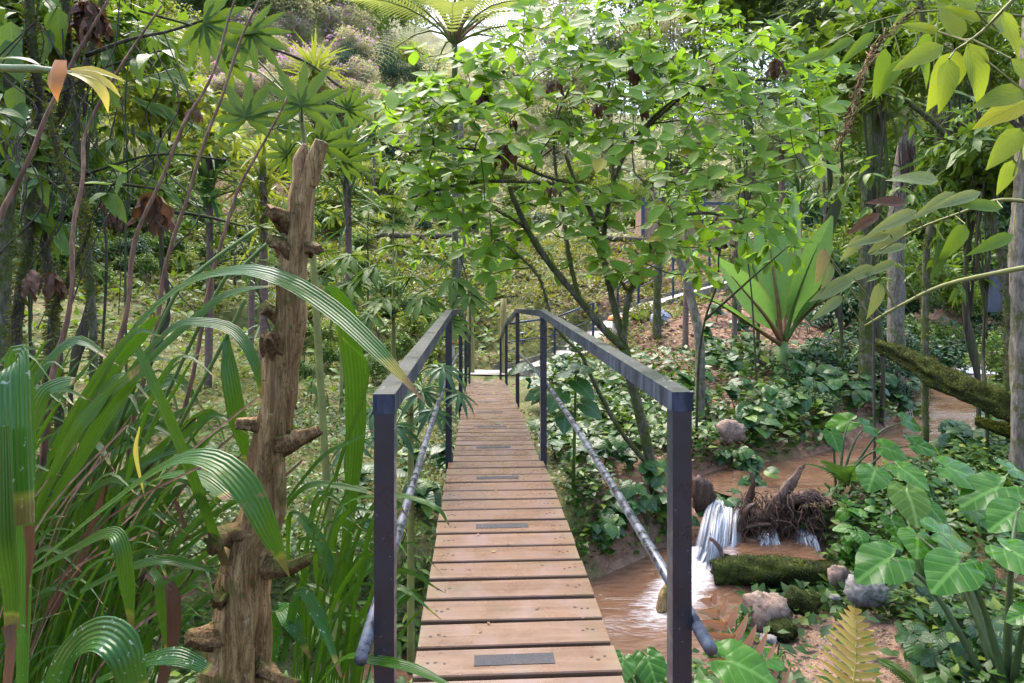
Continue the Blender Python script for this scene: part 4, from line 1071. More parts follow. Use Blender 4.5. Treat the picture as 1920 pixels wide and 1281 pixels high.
twiggy('airy_shrub', on_ground(880, 11), [[on_ground(880, 11), (880, 560, 11), (860, 470, 11), (840, 400, 11)]], cloud(34, 760, 960, 380, 520, 10.4, 11.6), 'airy small-leaved shrub on the slope just left of the bridge end', 'shrub', 'oblong', 'brug', (.14, .26), 'mossbark_dark', (4, 6), seed=5, r0=.018)
twiggy('airy_shrub', on_ground(560, 9), [[on_ground(560, 9), (500, 600, 9), (470, 500, 9), (440, 430, 9)]], cloud(30, 330, 540, 330, 520, 8.4, 9.6), 'airy small-leaved shrub seen between the canes and the dead trunk', 'shrub', 'oblong', 'oblong', (.12, .22), 'twig', (4, 6), seed=6, r0=.016)
twiggy('airy_shrub', on_ground(180, 7.5), [[on_ground(180, 7.5), (200, 500, 7.5), (190, 350, 7.5), (220, 200, 7.5)]], cloud(46, 20, 400, 120, 420, 6.8, 8.2), 'airy shrub with small leaves behind the left mossy trunks', 'shrub', 'oblong', 'oblong', (.10, .2), 'twig', (4, 7), seed=7, r0=.018)
twiggy('airy_shrub', on_ground(1420, 11), [[on_ground(1420, 11), (1410, 560, 11), (1400, 450, 11), (1420, 380, 11)]], cloud(40, 1240, 1560, 300, 500, 10.2, 11.8), 'airy shrub behind the thin stream shrub', 'shrub', 'oblong', 'brug', (.16, .28), 'mossbark_dark', (4, 6), seed=8, r0=.018)
twiggy('airy_shrub', on_ground(1640, 8.4), [[on_ground(1640, 8.4), (1640, 560, 8.4), (1660, 450, 8.4), (1690, 350, 8.4)]], cloud(50, 1520, 1860, 260, 560, 7.6, 9.2), 'airy dark-leaved shrub in front of the thick mossy trunk', 'shrub', 'oblong', 'bush_mid', (.12, .24), 'twig', (4, 6), seed=9, r0=.018)
twiggy('airy_shrub', on_ground(690, 13), [[on_ground(690, 13), (690, 520, 13), (690, 420, 13), (700, 330, 13)]], cloud(40, 560, 820, 230, 460, 12.2, 13.8), 'airy shrub beside the dead trunk top, far behind', 'shrub', 'oblong', 'bush_light', (.18, .3), 'twig', (4, 6), seed=10, r0=.02)

# ------------------------------------------------------------------ big-leaved plants
def stalk_plant(name, base, leaves, lab, cat, key, mat, petr=.012, stem='stem', group=None, droop=.18, name_p='petiole', face=.5):
    """leaves: (px,py,D,size_px,heading deg (0 = tip to viewer's right, 90 = away, -90 = at viewer), tilt) """
    root = empty(name, base, lab, cat, group)
    for i, (x, y, D, s, hd, tilt) in enumerate(leaves):
        p = P(x, y, D); a = math.radians(hd); d = Vector((math.cos(a), math.sin(a), tilt)).normalized(); sz = s / F * D * .66
        up = Vector((0, -face, 1))
        mt = mat
        leaf(root, key, p, d, up, sz, mt)
        b = base + Vector((R.uniform(-.05, .05), R.uniform(-.05, .05), 0)); mid = b.lerp(p, .55) + Vector((0, 0, droop * (p - b).length))
        mb = MB(); c = cr([b - root.location, mid - root.location, p - root.location - d * .01], 5); mb.tube(c, interp([petr * 1.6, petr, petr * .6], len(c)), 7); mb.obj(name_p, M[stem], root)
    return root
E1 = stalk_plant('elephant_ear_plant', on_ground(1885, 3.75), [(1668,1048,4.1,120,200,-.25),(1795,1060,3.75,128,-150,-.30),(1900,1035,3.7,125,-60,-.25),(1765,1000,4.3,110,10,-.2),(1720,1005,4.4,80,-120,-.3),(1905,960,4.2,110,-160,-.3),(1935,1150,3.5,70,180,-.2)], 'largest elephant ear plant with wet glossy leaves in the lower right corner', 'plant', 'elephant', 'elephant', .016, 'stem_dark')
E2 = stalk_plant('elephant_ear_plant', on_ground(1730, 5.25), [(1640,885,5.3,75,-130,-.4),(1692,880,5.4,80,-60,-.45),(1742,950,5.2,56,-70,-.6),(1672,975,5.2,60,-100,-.5)], 'elephant ear plant with small hanging leaves beside the muddy upper stream', 'plant', 'elephant', 'elephant', .012)
E2y = stalk_plant('elephant_ear_plant', on_ground(1715, 5.0), [(1702,925,5.1,92,-95,-.9)], 'single yellow-blotched elephant ear leaf facing the camera', 'plant', 'elephant', 'elephant_yellow', .012, face=1.2)
E3 = stalk_plant('elephant_ear_plant', on_ground(1850, 5.6), [(1785,880,5.4,105,-20,-.3),(1870,915,5.2,120,-170,-.3),(1830,960,5.4,90,-60,-.4),(1900,880,5.9,80,10,-.2)], 'elephant ear plant with broad ribbed leaves at the right picture edge', 'plant', 'elephant', 'elephant', .013)
E4 = stalk_plant('elephant_ear_plant', on_ground(1400, 3.0), [(1375,1242,3.1,130,-20,-.25),(1340,1300,2.9,90,-120,-.3),(1440,1235,3.2,70,30,-.1)], 'elephant ear plant at the foot of the near right bridge post', 'plant', 'elephant', 'elephant', .012)
E5 = stalk_plant('elephant_ear_plant', on_ground(1215, 2.7), [(1215,1238,2.75,80,-75,-.7),(1168,1240,2.7,70,-110,-.5),(1255,1290,2.6,70,-60,-.4)], 'elephant ear leaves at the bottom edge between bridge and near right post', 'plant', 'elephant', 'elephant', .010, face=1.)
E6 = stalk_plant('elephant_ear_plant', on_ground(1565, 7.2), [(1560,815,7.2,52,-80,-1.2),(1625,800,7.3,60,20,-.2),(1660,840,7.0,62,-20,-.3),(1590,790,7.5,60,160,-.2),(1700,790,7.4,60,10,-.3),(1720,835,7.2,60,-10,-.3)], 'heart-leaved elephant ear plant standing at the upper stream bank', 'plant', 'elephant', 'elephant', .012, 'stem_dark', face=.9)

# banana plant with upright paddle leaves
BD = 12.6; bn_b = on_ground(1468, BD)
bn = empty('banana_plant', bn_b, 'banana plant with upright pale green paddle leaves on the right bank', 'banana plant')
for pts, wpx, nr in (
   ([(1464,640,0),(1458,570,-.1),(1443,460,.1),(1436,340,.5)], [5,10,66,78,60,5], (.05,-1,.05)),
   ([(1470,640,0),(1488,575,-.2),(1520,490,-.5),(1560,405,-.5)], [5,12,58,66,48,5], (.30,-.9,.30)),
   ([(1464,640,0),(1436,595,-.3),(1390,540,-.6),(1340,482,-1.0)], [5,12,50,56,40,5], (-.15,-.95,.35)),
   ([(1472,640,0),(1505,590,-.3),(1562,540,-.7),(1632,498,-1.2)], [5,10,34,40,28,5], (0,-.45,.9)),
   ([(1462,645,0),(1415,615,-.5),(1350,572,-1.1),(1282,540,-1.6)], [5,8,26,30,22,4], (-.05,-.35,1)),
   ([(1468,640,0),(1474,560,.4),(1484,455,.8),(1490,350,1.3)], [5,10,36,44,32,5], (-.6,-.8,.1)),
   ([(1470,642,0),(1500,600,-.2),(1550,558,-.5),(1612,520,-.6)], [5,10,36,40,30,5], (.2,-.35,.9)),
   ([(1466,642,0),(1446,585,.2),(1410,500,.4),(1388,420,.6)], [5,10,40,46,34,5], (-.5,-.85,.1))):
    pv = [P(x, y, BD + d) - bn_b for x, y, d in pts]; strap_mesh(pv, [v / F * BD for v in wpx], nr, n=30, nc=9, pleat=.05, vee=.32).obj('leaf', M['banana'], bn)
    mb = MB(); c = cr(pv, 5); mb.tube([p + Vector((0, -.015, 0)) for p in c[:-3]], interp([.055, .030, .006], len(c) - 3), 6); mb.obj('midrib', M['stem_red'] if R.random() < .4 else M['stem'], bn)
mb = MB(); mb.tube([Vector((0, 0, -.1)), (P(1468, 640, BD) - bn_b) * .5, P(1468, 640, BD) - bn_b], [.15, .13, .09], 10); mb.obj('stem', M['stem'], bn)

# palmate-leaved shrubs
def palmate_shrub(name, base, stem_pts, leaves, lab, key='palmate', mat='palmate', tall=None, bark='stem_olive'):
    root = empty(name, base, lab, 'shrub'); c = cr([base] + [P(*p) for p in stem_pts], 6); mb = MB(); mb.tube([p - base for p in c], interp([.028, .014], len(c)), 8); mb.obj('stem', M[bark], root)
    for x, y, D, s, hd, tilt in leaves:
        p = P(x, y, D); a = math.radians(hd); d = Vector((math.cos(a), math.sin(a) * .4 if y < 330 else math.sin(a), tilt if y > 330 else max(tilt, .6) if tilt > -.5 else tilt)).normalized(); sz = s / F * D
        leaf(root, 'fan' if y < 330 and key == 'palmate' else key, p, d, (0, -.45, 1) if y > 330 else (.1, -1, -.25), sz, mat)
        q = min(c, key=lambda v: (v - p).length + max(0, v.z - p.z) * 2); mid = q.lerp(p, .5) + Vector((0, 0, .06)); pc = cr([q, mid, p], 4); mb = MB(); mb.tube([v - base for v in pc], .006, 5); mb.obj('petiole', M['stem'], root)
    return root
palmate_shrub('palmate_shrub', on_ground(640, 4.3), [(600,700,4.2),(585,450,4.1),(575,300,4.0),(562,200,4.0)], [(565,200,3.8,112,90,5.),(462,222,3.9,108,90,5.),(383,45,3.9,120,-20,-.7),(470,60,3.9,105,-30,-1.2),(600,270,4.2,85,30,.0),(540,290,4.3,70,170,-.1),(640,300,4.4,70,10,-.2),(420,110,4.4,90,-10,-.1),(520,240,4.6,80,90,.2),(650,205,4.6,60,20,0)], 'tall palmate-leaved shrub rising behind the top of the dead trunk')
palmate_shrub('palmate_shrub', on_ground(735, 6.2), [(738,640,6.0),(735,590,5.9)], [(850,525,5.7,80,15,-.15),(770,520,5.9,75,80,.1),(700,500,6.0,80,150,0),(660,530,6.0,70,180,-.1),(790,560,5.6,70,-20,-.2),(830,600,5.3,90,10,-.1),(720,560,5.8,60,-100,-.3),(655,480,6.2,75,170,.0),(800,480,6.2,75,60,.1),(745,460,6.4,70,95,.2),(690,590,5.6,65,-150,-.2),(880,555,5.6,60,0,-.3)], 'light green palmate-leaved shrub beside the left handrail')
palmate_shrub('palmate_shrub', on_ground(770, 4.6), [(770,780,4.4),(765,730,4.4)], [(790,735,4.2,80,10,-.3),(830,690,4.2,70,0,-.2),(740,800,4.1,75,-100,-.5),(700,770,4.4,70,180,-.3),(810,770,4.0,60,-30,-.5),(770,690,4.5,70,90,0),(860,740,4.1,55,5,-.35),(660,830,4.2,70,200,-.4)], 'dark drooping finger-leaved shrub poking through the left handrail', 'digit', 'palmate_dark')
palmate_shrub('palmate_shrub', on_ground(735, 12), [(738,400,12)], [(735,368,11.9,65,90,.1),(690,390,12,55,170,0),(780,392,12,55,10,0),(735,420,11.8,50,-90,-.3),(760,345,12.2,50,60,.2),(680,350,12.3,50,140,.1)], 'palmate-leaved shrub further back, below the flowering tree crown')
palmate_shrub('palmate_shrub', on_ground(640, 9.5), [(640,560,9.5)], [(640,500,9.4,60,90,.2),(600,520,9.4,55,180,0),(685,520,9.4,55,0,0),(640,560,9.2,60,-90,-.4),(610,470,9.6,55,120,.1)], 'small palmate-leaved shrub right behind the middle of the dead trunk')
palmate_shrub('palmate_shrub', on_ground(110, 7.5), [(110,520,7.5)], [(110,455,7.4,60,90,.2),(60,480,7.4,55,180,0),(150,490,7.3,55,0,-.1),(100,520,7.2,60,-90,-.4),(30,440,7.5,60,160,.1)], 'palmate-leaved shrub low among the mossy trunks at left')

# ------------------------------------------------------------------ dark heart-leaved understory
def bushlet(name, base, h, n, key, mat, sz, r, spread=.5, stem='stem_dark'):
    root = empty(name, base, None, 'plant'); mb = MB(); ns = max(1, n // 4)
    tips = []
    for i in range(ns):
        t = Vector((r.uniform(-1, 1) * spread * h, r.uniform(-1, 1) * spread * h, h * r.uniform(.6, 1))); c = cr([Vector((0, 0, -.05)), t * .5 + Vector((0, 0, .15 * h)), t], 4); mb.tube(c, interp([.008, .004], len(c)), 5, False); tips.append(c)
    for k in range(n):
        c = tips[k % ns]; q = c[r.randint(len(c) // 3, len(c) - 1)]; a = r.uniform(0, 6.28) if r.random() < .5 else r.uniform(-2.6, -.5)
        d = Vector((math.cos(a), math.sin(a), r.uniform(-.8, .15))).normalized(); p = q + d * .05
        link('leaf', r.choice(LM[key]), root, M[mat], orient(p, d, (r.uniform(-.4, .4), -.5, 1), r.uniform(*sz)))
        mb.tube([q, p], .003, 4, False)
    mb.obj('stems', M[stem], root); return root
ru = random.Random(9)
def row(name, n, x0, x1, y0, y1, h, nl, key, mat, sz, desc, group, ok=None, lo=2.):
    out = []; t = 0
    while len(out) < n and t < 400:
        t += 1; x, y = ru.uniform(x0, x1), ru.uniform(y0, y1)
        if ok is not None and not ok(x, y): continue
        p = hit(x, y, lo)
        out.append(bushlet(name, p, ru.uniform(*h), ru.randint(*nl), key, mat, sz, ru))
    number(out, desc, group); return out
row('heart_leaf_plant', 13, 1130, 1260, 790, 1040, (.25, .5), (9, 14), 'heart', 'piper', (.09, .16), 'dark heart-leaved plants on the bank under the right handrail', 'heart-leaved plants under the right handrail')
row('heart_leaf_plant', 11, 1290, 1480, 700, 850, (.35, .7), (10, 15), 'heart', 'piper', (.12, .22), 'dark heart-leaved plants between near right post and banana plant', 'heart-leaved plants below the banana plant')
row('heart_leaf_plant', 14, 1480, 1720, 680, 800, (.4, .8), (10, 15), 'heart', 'piper', (.14, .24), 'dark heart-leaved plants on the far bank of the upper stream', 'heart-leaved plants on the far stream bank')
row('heart_leaf_plant', 9, 1320, 1420, 610, 700, (.3, .6), (8, 12), 'heart', 'piper', (.16, .26), 'dark heart-leaved plants on the red slope above the stream', 'heart-leaved plants on the red slope')
row('heart_leaf_plant', 12, 1740, 1915, 760, 900, (.3, .6), (8, 13), 'heart', 'piper', (.12, .22), 'dark heart-leaved plants behind the right-edge elephant ears', 'heart-leaved plants behind the right-edge elephant ears')
row('heart_leaf_plant', 7, 1010, 1130, 660, 790, (.35, .6), (8, 12), 'heart', 'piper', (.13, .22), 'dark heart-leaved plants hugging the right side of the bridge', 'heart-leaved plants hugging the bridge', lo=5)
row('leafy_seedling', 12, 1560, 1700, 960, 1090, (.12, .25), (8, 14), 'heart', 'elephant', (.05, .09), 'small light green seedlings on the bank right of the driftwood', 'seedlings right of the driftwood')
row('leafy_seedling', 14, 1640, 1900, 1090, 1270, (.10, .22), (7, 12), 'heart', 'cover_dark', (.05, .09), 'small dark seedlings under the largest elephant ear plant', 'seedlings under the elephant ear')
row('leafy_herb', 10, 745, 800, 1000, 1270, (.2, .42), (10, 16), 'lance', 'oblong', (.09, .16), 'light green herbs between near left post and deck', 'herbs beside the deck', lo=2.2)
row('leafy_herb', 9, 560, 700, 880, 1250, (.2, .4), (9, 14), 'lance', 'oblong', (.09, .17), 'light green herbs right of the dead trunk', 'herbs right of the dead trunk', lo=3)
row('leafy_herb', 16, 570, 840, 640, 860, (.3, .7), (9, 15), 'lance', 'oblong', (.14, .26), 'leafy herbs on the bank left of the left handrail', 'herbs left of the left handrail', lo=4)
row('heart_leaf_plant', 12, 640, 840, 820, 1000, (.2, .45), (9, 14), 'heart', 'piper', (.09, .17), 'heart-leaved plants below the left handrail', 'heart-leaved plants below the left handrail', lo=3.5)
row('heart_leaf_plant', 10, 1040, 1140, 740, 900, (.25, .5), (9, 14), 'heart', 'piper', (.10, .18), 'heart-leaved plants crowding the deck edge right of the second post', 'heart-leaved plants at the deck edge', lo=5)
row('broad_leaf_plant', 8, 1700, 1900, 560, 700, (.5, 1.1), (9, 13), 'oblong', 'piper', (.2, .34), 'broad dark-leaved plants behind the mossy fallen log', 'broad-leaved plants behind the fallen log')
row('broad_leaf_plant', 7, 1560, 1720, 560, 660, (.5, 1.0), (9, 13), 'oblong', 'bush_mid', (.2, .34), 'broad-leaved plants right of the banana plant', 'broad-leaved plants right of the banana plant')
row('heart_leaf_plant', 16, 1590, 1910, 930, 1130, (.2, .45), (9, 14), 'heart', 'elephant', (.07, .14), 'mid-green heart-leaved plants among the elephant ears', 'heart-leaved plants among the elephant ears')
row('heart_leaf_plant', 12, 1700, 1915, 1130, 1281, (.15, .35), (9, 14), 'heart', 'piper', (.06, .12), 'low heart-leaved plants around the big elephant ear stems', 'low plants around the elephant ear stems')
row('heart_leaf_plant', 9, 1310, 1420, 860, 1000, (.2, .4), (9, 14), 'heart', 'piper', (.09, .16), 'heart-leaved plants on the bank behind the near right post', 'heart-leaved plants behind the near right post')
row('heart_leaf_plant', 12, 1480, 1760, 620, 720, (.5, .9), (10, 15), 'oblong', 'piper', (.2, .34), 'long-leaved dark plants below the drooping olive branch', 'long-leaved plants below the olive branch')
row('heart_leaf_plant', 9, 1320, 1460, 1080, 1281, (.12, .28), (8, 13), 'lance', 'elephant', (.06, .11), 'small bright plants beside the red fern and ledge', 'small plants beside the red fern')
# large-leaved coleus beside the bridge
cb = on_ground(1075, 6.6); cl = empty('broad_soft_leaf_plant', cb, 'soft broad-leaved plant pressing against the second right bridge post', 'plant')
mb = MB(); mb.tube([Vector((0, 0, 0)), P(1078, 770, 6.4) - cb, P(1080, 690, 6.3) - cb], [.02, .015, .01], 7); mb.obj('stem', M['stem'], cl)
for x, y, s, hd, ti in ((1065,700,70,120,.1),(1090,690,66,60,.3),(1085,720,66,-40,-.6),(1050,740,66,-130,-.6),(1100,760,60,-10,-.5),(1010,735,50,190,-.4),(975,690,55,150,-.2),(1060,780,56,-100,-.9)):
    a = math.radians(hd); leaf(cl, 'heart', P(x, y, 6.3), (math.cos(a), math.sin(a), ti), (0, -.7, 1), s / F * 6.3 * .62, 'piper')

# ------------------------------------------------------------------ ferns
def fern(base, n, L, mat, key, lab=None, name='fern', el=(.4, 1.1), r=ru, arc=(0, 6.28), group=None, parts='frond'):
    root = empty(name, base, lab, 'fern', group)
    for k in range(n):
        a = arc[0] + (arc[1] - arc[0]) * (k + r.uniform(-.3, .3)) / n; e = r.uniform(*el)
        link(parts, r.choice(LM[key]), root, M[mat], orient((0, 0, 0), (math.cos(a) * math.cos(e), math.sin(a) * math.cos(e), math.sin(e)), (0, 0, 1), L * r.uniform(.75, 1.1)))
    return root
def fern_px(pts, wpx, mat, lab, base, key='fernwide', name='fern'):
    pass
gf = empty('fern', on_ground(1585, 3.6), 'golden yellow dying fern frond standing on the sand', 'fern')
d = P(1622, 1170, 3.75) - gf.location; link('frond', LM['fernbold'][0], gf, M['fern_gold'], orient((0, 0, .0), d, (-.1, -1, .35), d.length * 1.25))
gf['label'] = 'golden yellow dying fern frond standing on the sand'
rf = empty('fern', on_ground(1500, 3.0), 'pinkish red fern frond in front of the near right post', 'fern')
d = P(1392, 1130, 3.1) - rf.location; link('frond', LM['fernbold'][1], rf, M['fern_red'], orient((0, 0, 0), d, (.2, -.9, .3), d.length * 1.1))
d = P(1520, 1180, 3.2) - rf.location; link('frond', LM['fern'][0], rf, M['fern'], orient((0, 0, 0), d, (.2, -.9, .3), d.length * .6))
fern(on_ground(1240, 3.4), 6, .45, 'fern', 'fern', 'dark narrow fern behind the near right post by the pool')
fern(on_ground(1370, 5.3), 7, .42, 'fern', 'fern', 'bright green fern hanging off the mossy ledge')
fern(on_ground(1420, 5.6), 6, .30, 'fern', 'fern', 'small curled fern in front of the mossy ledge')
fern(on_ground(680, 4.0), 8, .42, 'fern', 'fern', 'green fern left of the near left post', el=(.3, .9))
fern(on_ground(640, 3.3), 7, .36, 'fern', 'fern', 'lower green fern right of the dead trunk', el=(.3, .9))
fern(on_ground(1720, 3.9), 7, .36, 'fern', 'fern', 'low green fern below the big elephant ear leaves')
fern(on_ground(1800, 4.4), 7, .34, 'fern', 'fern', 'low green fern further right below the elephant ears')
fern(on_ground(1590, 7.0) + Vector((0, 0, .15)), 7, .55, 'fern', 'fernwide', 'small palm-like fern rising from the muddy stream edge', el=(.5, 1.3))
fern(on_ground(1197, 17.5), 22, .5, 'bush_mid', 'spike', 'dark spiky tuft on the red slope by the stepped path', 'spiky_tuft')
fern(on_ground(982, 17.3), 16, .55, 'bush_light', 'spike', 'yellow-green spiky tuft on the bank behind the bridge rail', 'spiky_tuft')
bl = bushlet('blue_leaf_plant', on_ground(1235, 17), .45, 14, 'heart', 'blueleaf', (.2, .3), ru); bl['label'] = 'bluish-purple leaved plant on the red slope by the path'
fern(hit(480, 1120), 6, .4, 'fern', 'fern', 'fern half hidden left of the dead trunk foot')

# ------------------------------------------------------------------ stream furniture: ledge, driftwood, rocks, log
def lump(name, c, dims, mat, lab, cat, seed, amp=.22, parent=None, flat=0):
    r = random.Random(seed); m = MB(); n, k = 12, 18; ph = r.uniform(0, 9)
    for i in range(n + 1):
        th = math.pi * i / n
        for j in range(k):
            a = 2 * math.pi * j / k; v = Vector((math.sin(th) * math.cos(a), math.sin(th) * math.sin(a), math.cos(th)))
            q = 1 + amp * fb(v.x * 1.2 + ph, v.y * 1.2, v.z * 1.2 + ph) + amp * .4 * fb(v.x * 3 + ph, v.y * 3, v.z * 3)
            s = Vector((abs(v.x) ** .8 * math.copysign(1, v.x), abs(v.y) ** .8 * math.copysign(1, v.y), abs(v.z) ** .8 * math.copysign(1, v.z)))
            m.v.append((s.x * dims[0] / 2 * q, s.y * dims[1] / 2 * q, s.z * dims[2] / 2 * q)); m.uv.append((j / k, i / n))
    for i in range(n):
        for j in range(k):
            m.f.append((i*k + j, (i+1)*k + j, (i+1)*k + (j+1) % k, i*k + (j+1) % k))
    o = m.obj(name, M[mat]); o.location = c; o.rotation_euler.z = r.uniform(-.5, .5)
    if lab: tag(o, lab, cat)
    return o
m = MB(); n = 40
lc = [P(1335, 1075, 6.0), P(1400, 1072, 5.95), P(1480, 1072, 5.9), P(1570, 1078, 5.85)]
gnarly([p - lc[0] for p in lc], [.11, .125, .13, .10], 18, 60, .05, 4, .22)
ledge = gnarly([p - lc[0] for p in lc], [.11, .125, .13, .10], 18, 60, .05, 4, .22).obj('mossy_ledge', M['moss']); ledge.location = lc[0]; tag(ledge, 'long moss-covered stone ledge holding the middle pool', 'ledge')
mm = []
def rock(px, py, D, w_, h_, mat, lab, seed):
    c = P(px, py, D); return lump('rock', c, (w_ / F * D, w_ / F * D * .8, h_ / F * D), mat, lab, 'rock', seed)
rock(1622, 1108, 4.9, 74, 50, 'rock', 'angular pale grey rock lying on the sand', 3)
rock(1505, 1128, 5.1, 58, 44, 'moss', 'round mossy rock below the mossy ledge', 4)
rock(1465, 1182, 4.8, 56, 34, 'moss', 'low mossy rock in front, on the sand edge', 5)
rock(1440, 1150, 5.0, 90, 70, 'rock_brown', 'dark brown earth-covered rock under the mossy ledge', 6)
rock(1372, 808, 8.0, 46, 40, 'rock_brown', 'tan rock on the bank above the waterfall', 7)
rock(1572, 1078, 5.4, 40, 34, 'rock_brown', 'small reddish rock at the right end of the mossy ledge', 8)
rock(1440, 1200, 4.4, 30, 18, 'rock', 'small flat stone beside the red fern', 9)
rock(1318, 930, 6.9, 40, 70, 'root', 'dark wet rock left of the cascade', 12)
rock(1565, 1120, 4.7, 18, 10, 'rock', 'pebble between the mossy rock and the grey rock', 10)
# root tangle
dw = empty('driftwood', P(1440, 1010, 6.65), 'dark tangle of wet driftwood and roots damming the stream', 'driftwood'); dl = dw.location
for q, rad in (([(1395,1005,6.6),(1400,960,6.55),(1412,910,6.5),(1408,885,6.5)], [.05,.045,.035,.02]), ([(1415,1000,6.6),(1450,950,6.55),(1478,915,6.6),(1500,880,6.7)], [.06,.075,.07,.03]), ([(1380,1015,6.45),(1398,960,6.4),(1416,945,6.4)], [.03,.03,.018]),
               ([(1440,960,6.6),(1490,940,6.6),(1520,930,6.65),(1545,940,6.6)], [.05,.08,.075,.03]), ([(1395,990,6.4),(1420,985,6.4),(1445,985,6.4)], [.02,.028,.02]), ([(1500,880,6.7),(1506,876,6.72),(1508,872,6.72)], [.03,.02,.01]), ([(1330,1010,6.2),(1342,1020,6.15),(1352,1040,6.1),(1335,1075,6.0)], [.02,.024,.022,.02]), ([(1352,1040,6.1),(1355,1055,6.1),(1350,1062,6.1)], [.018,.03,.02])):
    gnarly([P(*p) - dl for p in q], [v * .8 for v in rad], 12, 30, .32, int(q[0][0]), .5).obj('branch', M['root'], dw)
mb = MB(); rw = random.Random(3)
for k in range(320):
    a = P(rw.uniform(1385, 1545), rw.uniform(920, 1000), rw.uniform(6.4, 6.75)); b = a + Vector((rw.uniform(-.12, .14), rw.uniform(-.1, .05), rw.uniform(-.28, -.04))); mid = a.lerp(b, .5) + Vector((rw.uniform(-.06, .06), -.05, rw.uniform(-.02, .06)))
    mb.tube([p - dl for p in cr([a, mid, b], 3)], [.006]*3 + [.004]*3 + [.002], 4, False)
mb.obj('rootlets', M['root'], dw)['kind'] = 'stuff'
lump('earth_bank', P(1465, 985, 6.75), (.95, .35, .42), 'root', 'dark wet earth clump behind the driftwood roots', 'earth', 21, .3)
# driftwood stick in the lower pool
st = gnarly([Vector((0, 0, 0)), P(1245, 1118, 5.55) - P(1240, 1150, 5.5), P(1262, 1085, 5.7) - P(1240, 1150, 5.5)], [.05, .045, .03], 10, 14, .2, 3).obj('driftwood', M['dead_wood']); st.location = P(1240, 1150, 5.5); tag(st, 'pale broken branch sticking out of the foaming pool', 'driftwood')
# fallen mossy log
lg = [P(1640,645,9.3), P(1700,672,8.9), P(1770,715,8.4), P(1840,745,8.0), P(1930,775,7.6), P(2010,800,7.3)]
o = gnarly([p - lg[0] for p in lg], [.07, .10, .13, .16, .16, .15], 18, 80, .15, 9, .5).obj('fallen_log', M['moss']); o.location = lg[0]; tag(o, 'thick moss-covered fallen log sloping down at the right edge', 'log')
lg2 = [P(1830,790,7.4), P(1880,806,7.2), P(1960,825,7.0)]
o = gnarly([p - lg2[0] for p in lg2], [.04, .07, .08], 14, 40, .12, 10, .3).obj('fallen_log', M['moss']); o.location = lg2[0]; tag(o, 'shorter mossy log under the thick fallen log', 'log')
# orange mushroom ornaments, path light
def mushroom(px, py, D, s, lab):
    b = P(px, py, D); root = empty('mushroom_ornament', b, lab, 'ornament'); mb = MB(); mb.tube([(0,0,-.06),(0,0,.1),(0,0,.3)], [.07,.055,.05], 10); mb.obj('stalk', M['cream'], root)
    m = MB(); prof = [(.0,.42),(.07,.41),(.12,.38),(.15,.32),(.155,.28),(.10,.275),(.04,.29)]; n = 14
    for r_, z in prof:
        for k in range(n): a = 6.2832*k/n; m.v.append((r_*math.cos(a), r_*math.sin(a), z)); m.uv.append((k/n, z))
    for i in range(len(prof)-1):
        for k in range(n): m.f.append((i*n+k, i*n+(k+1)%n, (i+1)*n+(k+1)%n, (i+1)*n+k))
    m.obj('cap', M['orange'], root); root.scale = (s, s, s)
mushroom(1153, 628, 16.8, 1.3, 'orange mushroom garden ornament right of the path behind the tree stems')
mushroom(848, 668, 14.3, 1.0, 'orange mushroom garden ornament left of the bridge end')
pl = empty('path_light', on_ground(980, 16.9), 'small thin metal path light on the bank behind the bridge', 'lamp')
mb = MB(); mb.tube([(0,0,-.1),(0,0,.3)], .012, 6); mb.obj('stake', M['bluesteel'], pl); mb = MB(); mb.tube([(0,0,.3),(0,0,.33),(0,0,.36)], [.12,.11,.02], 10); mb.obj('lamp_cap', M['bluesteel'], pl)
bx = MB(); bx.box((0, 0, .35), (.42, .42, .95)); bx.box((0, 0, .84), (.48, .48, .05)); o = bx.obj('utility_box', M['bluesteel'], None, False); o.location = P(1878, 575, 15); tag(o, 'dark blue metal box standing far right behind the plants', 'box')
# ------------------------------------------------------------------ crowns shared by background bushes
def crown_mesh(name, nclump, nleaf, ls, wl=.5, seed=0, flat=.8, up=.7):
    g = np.random.default_rng(seed); P_, D_, U_, S_ = [], [], [], []
    for c in range(nclump):
        d = rand_dirs(1, -.45, 1, g)[0]; cen = d * g.uniform(.35, .78); rad = g.uniform(.22, .42); k = nleaf // nclump
        n = rand_dirs(k, -.5, 1, g); pos = cen + n * rad * g.uniform(.65, 1.05, (k, 1)); dirs = n * .6 + rand_dirs(k, -1, .6, g) * .8; dirs[:, 2] -= .15
        P_.append(pos); D_.append(dirs); U_.append(n * .6 + np.array([0, 0, up]) + rand_dirs(k, -1, 1, g) * .35); S_.append(g.uniform(.6, 1.25, k) * ls)
    pos = np.concatenate(P_); pos[:, 2] *= flat
    base = ([(0,0,0),(-wl/2,.45,.06),(0,.5,0),(wl/2,.45,.06),(0,1,-.12)], [(0,2,1),(0,3,2),(1,2,4),(2,3,4)], [(.5,0),(0,.5),(.5,.5),(1,.5),(.5,1)])
    return scatter_mesh(name, base, pos, np.concatenate(D_), np.concatenate(U_), np.concatenate(S_))
CM = {'fine': [crown_mesh('crown', 34, 5200, .072, .5, i) for i in range(3)],
      'medium': [crown_mesh('crown', 26, 2600, .12, .5, 10 + i) for i in range(3)],
      'coarse': [crown_mesh('crown', 20, 1200, .19, .48, 20 + i) for i in range(3)],
      'narrow': [crown_mesh('crown', 24, 2000, .19, .20, 30 + i) for i in range(3)],
      'flower': [crown_mesh('flowers', 16, 220, .10, .9, 40 + i) for i in range(2)]}
rk = random.Random(33)
trunk_me = []
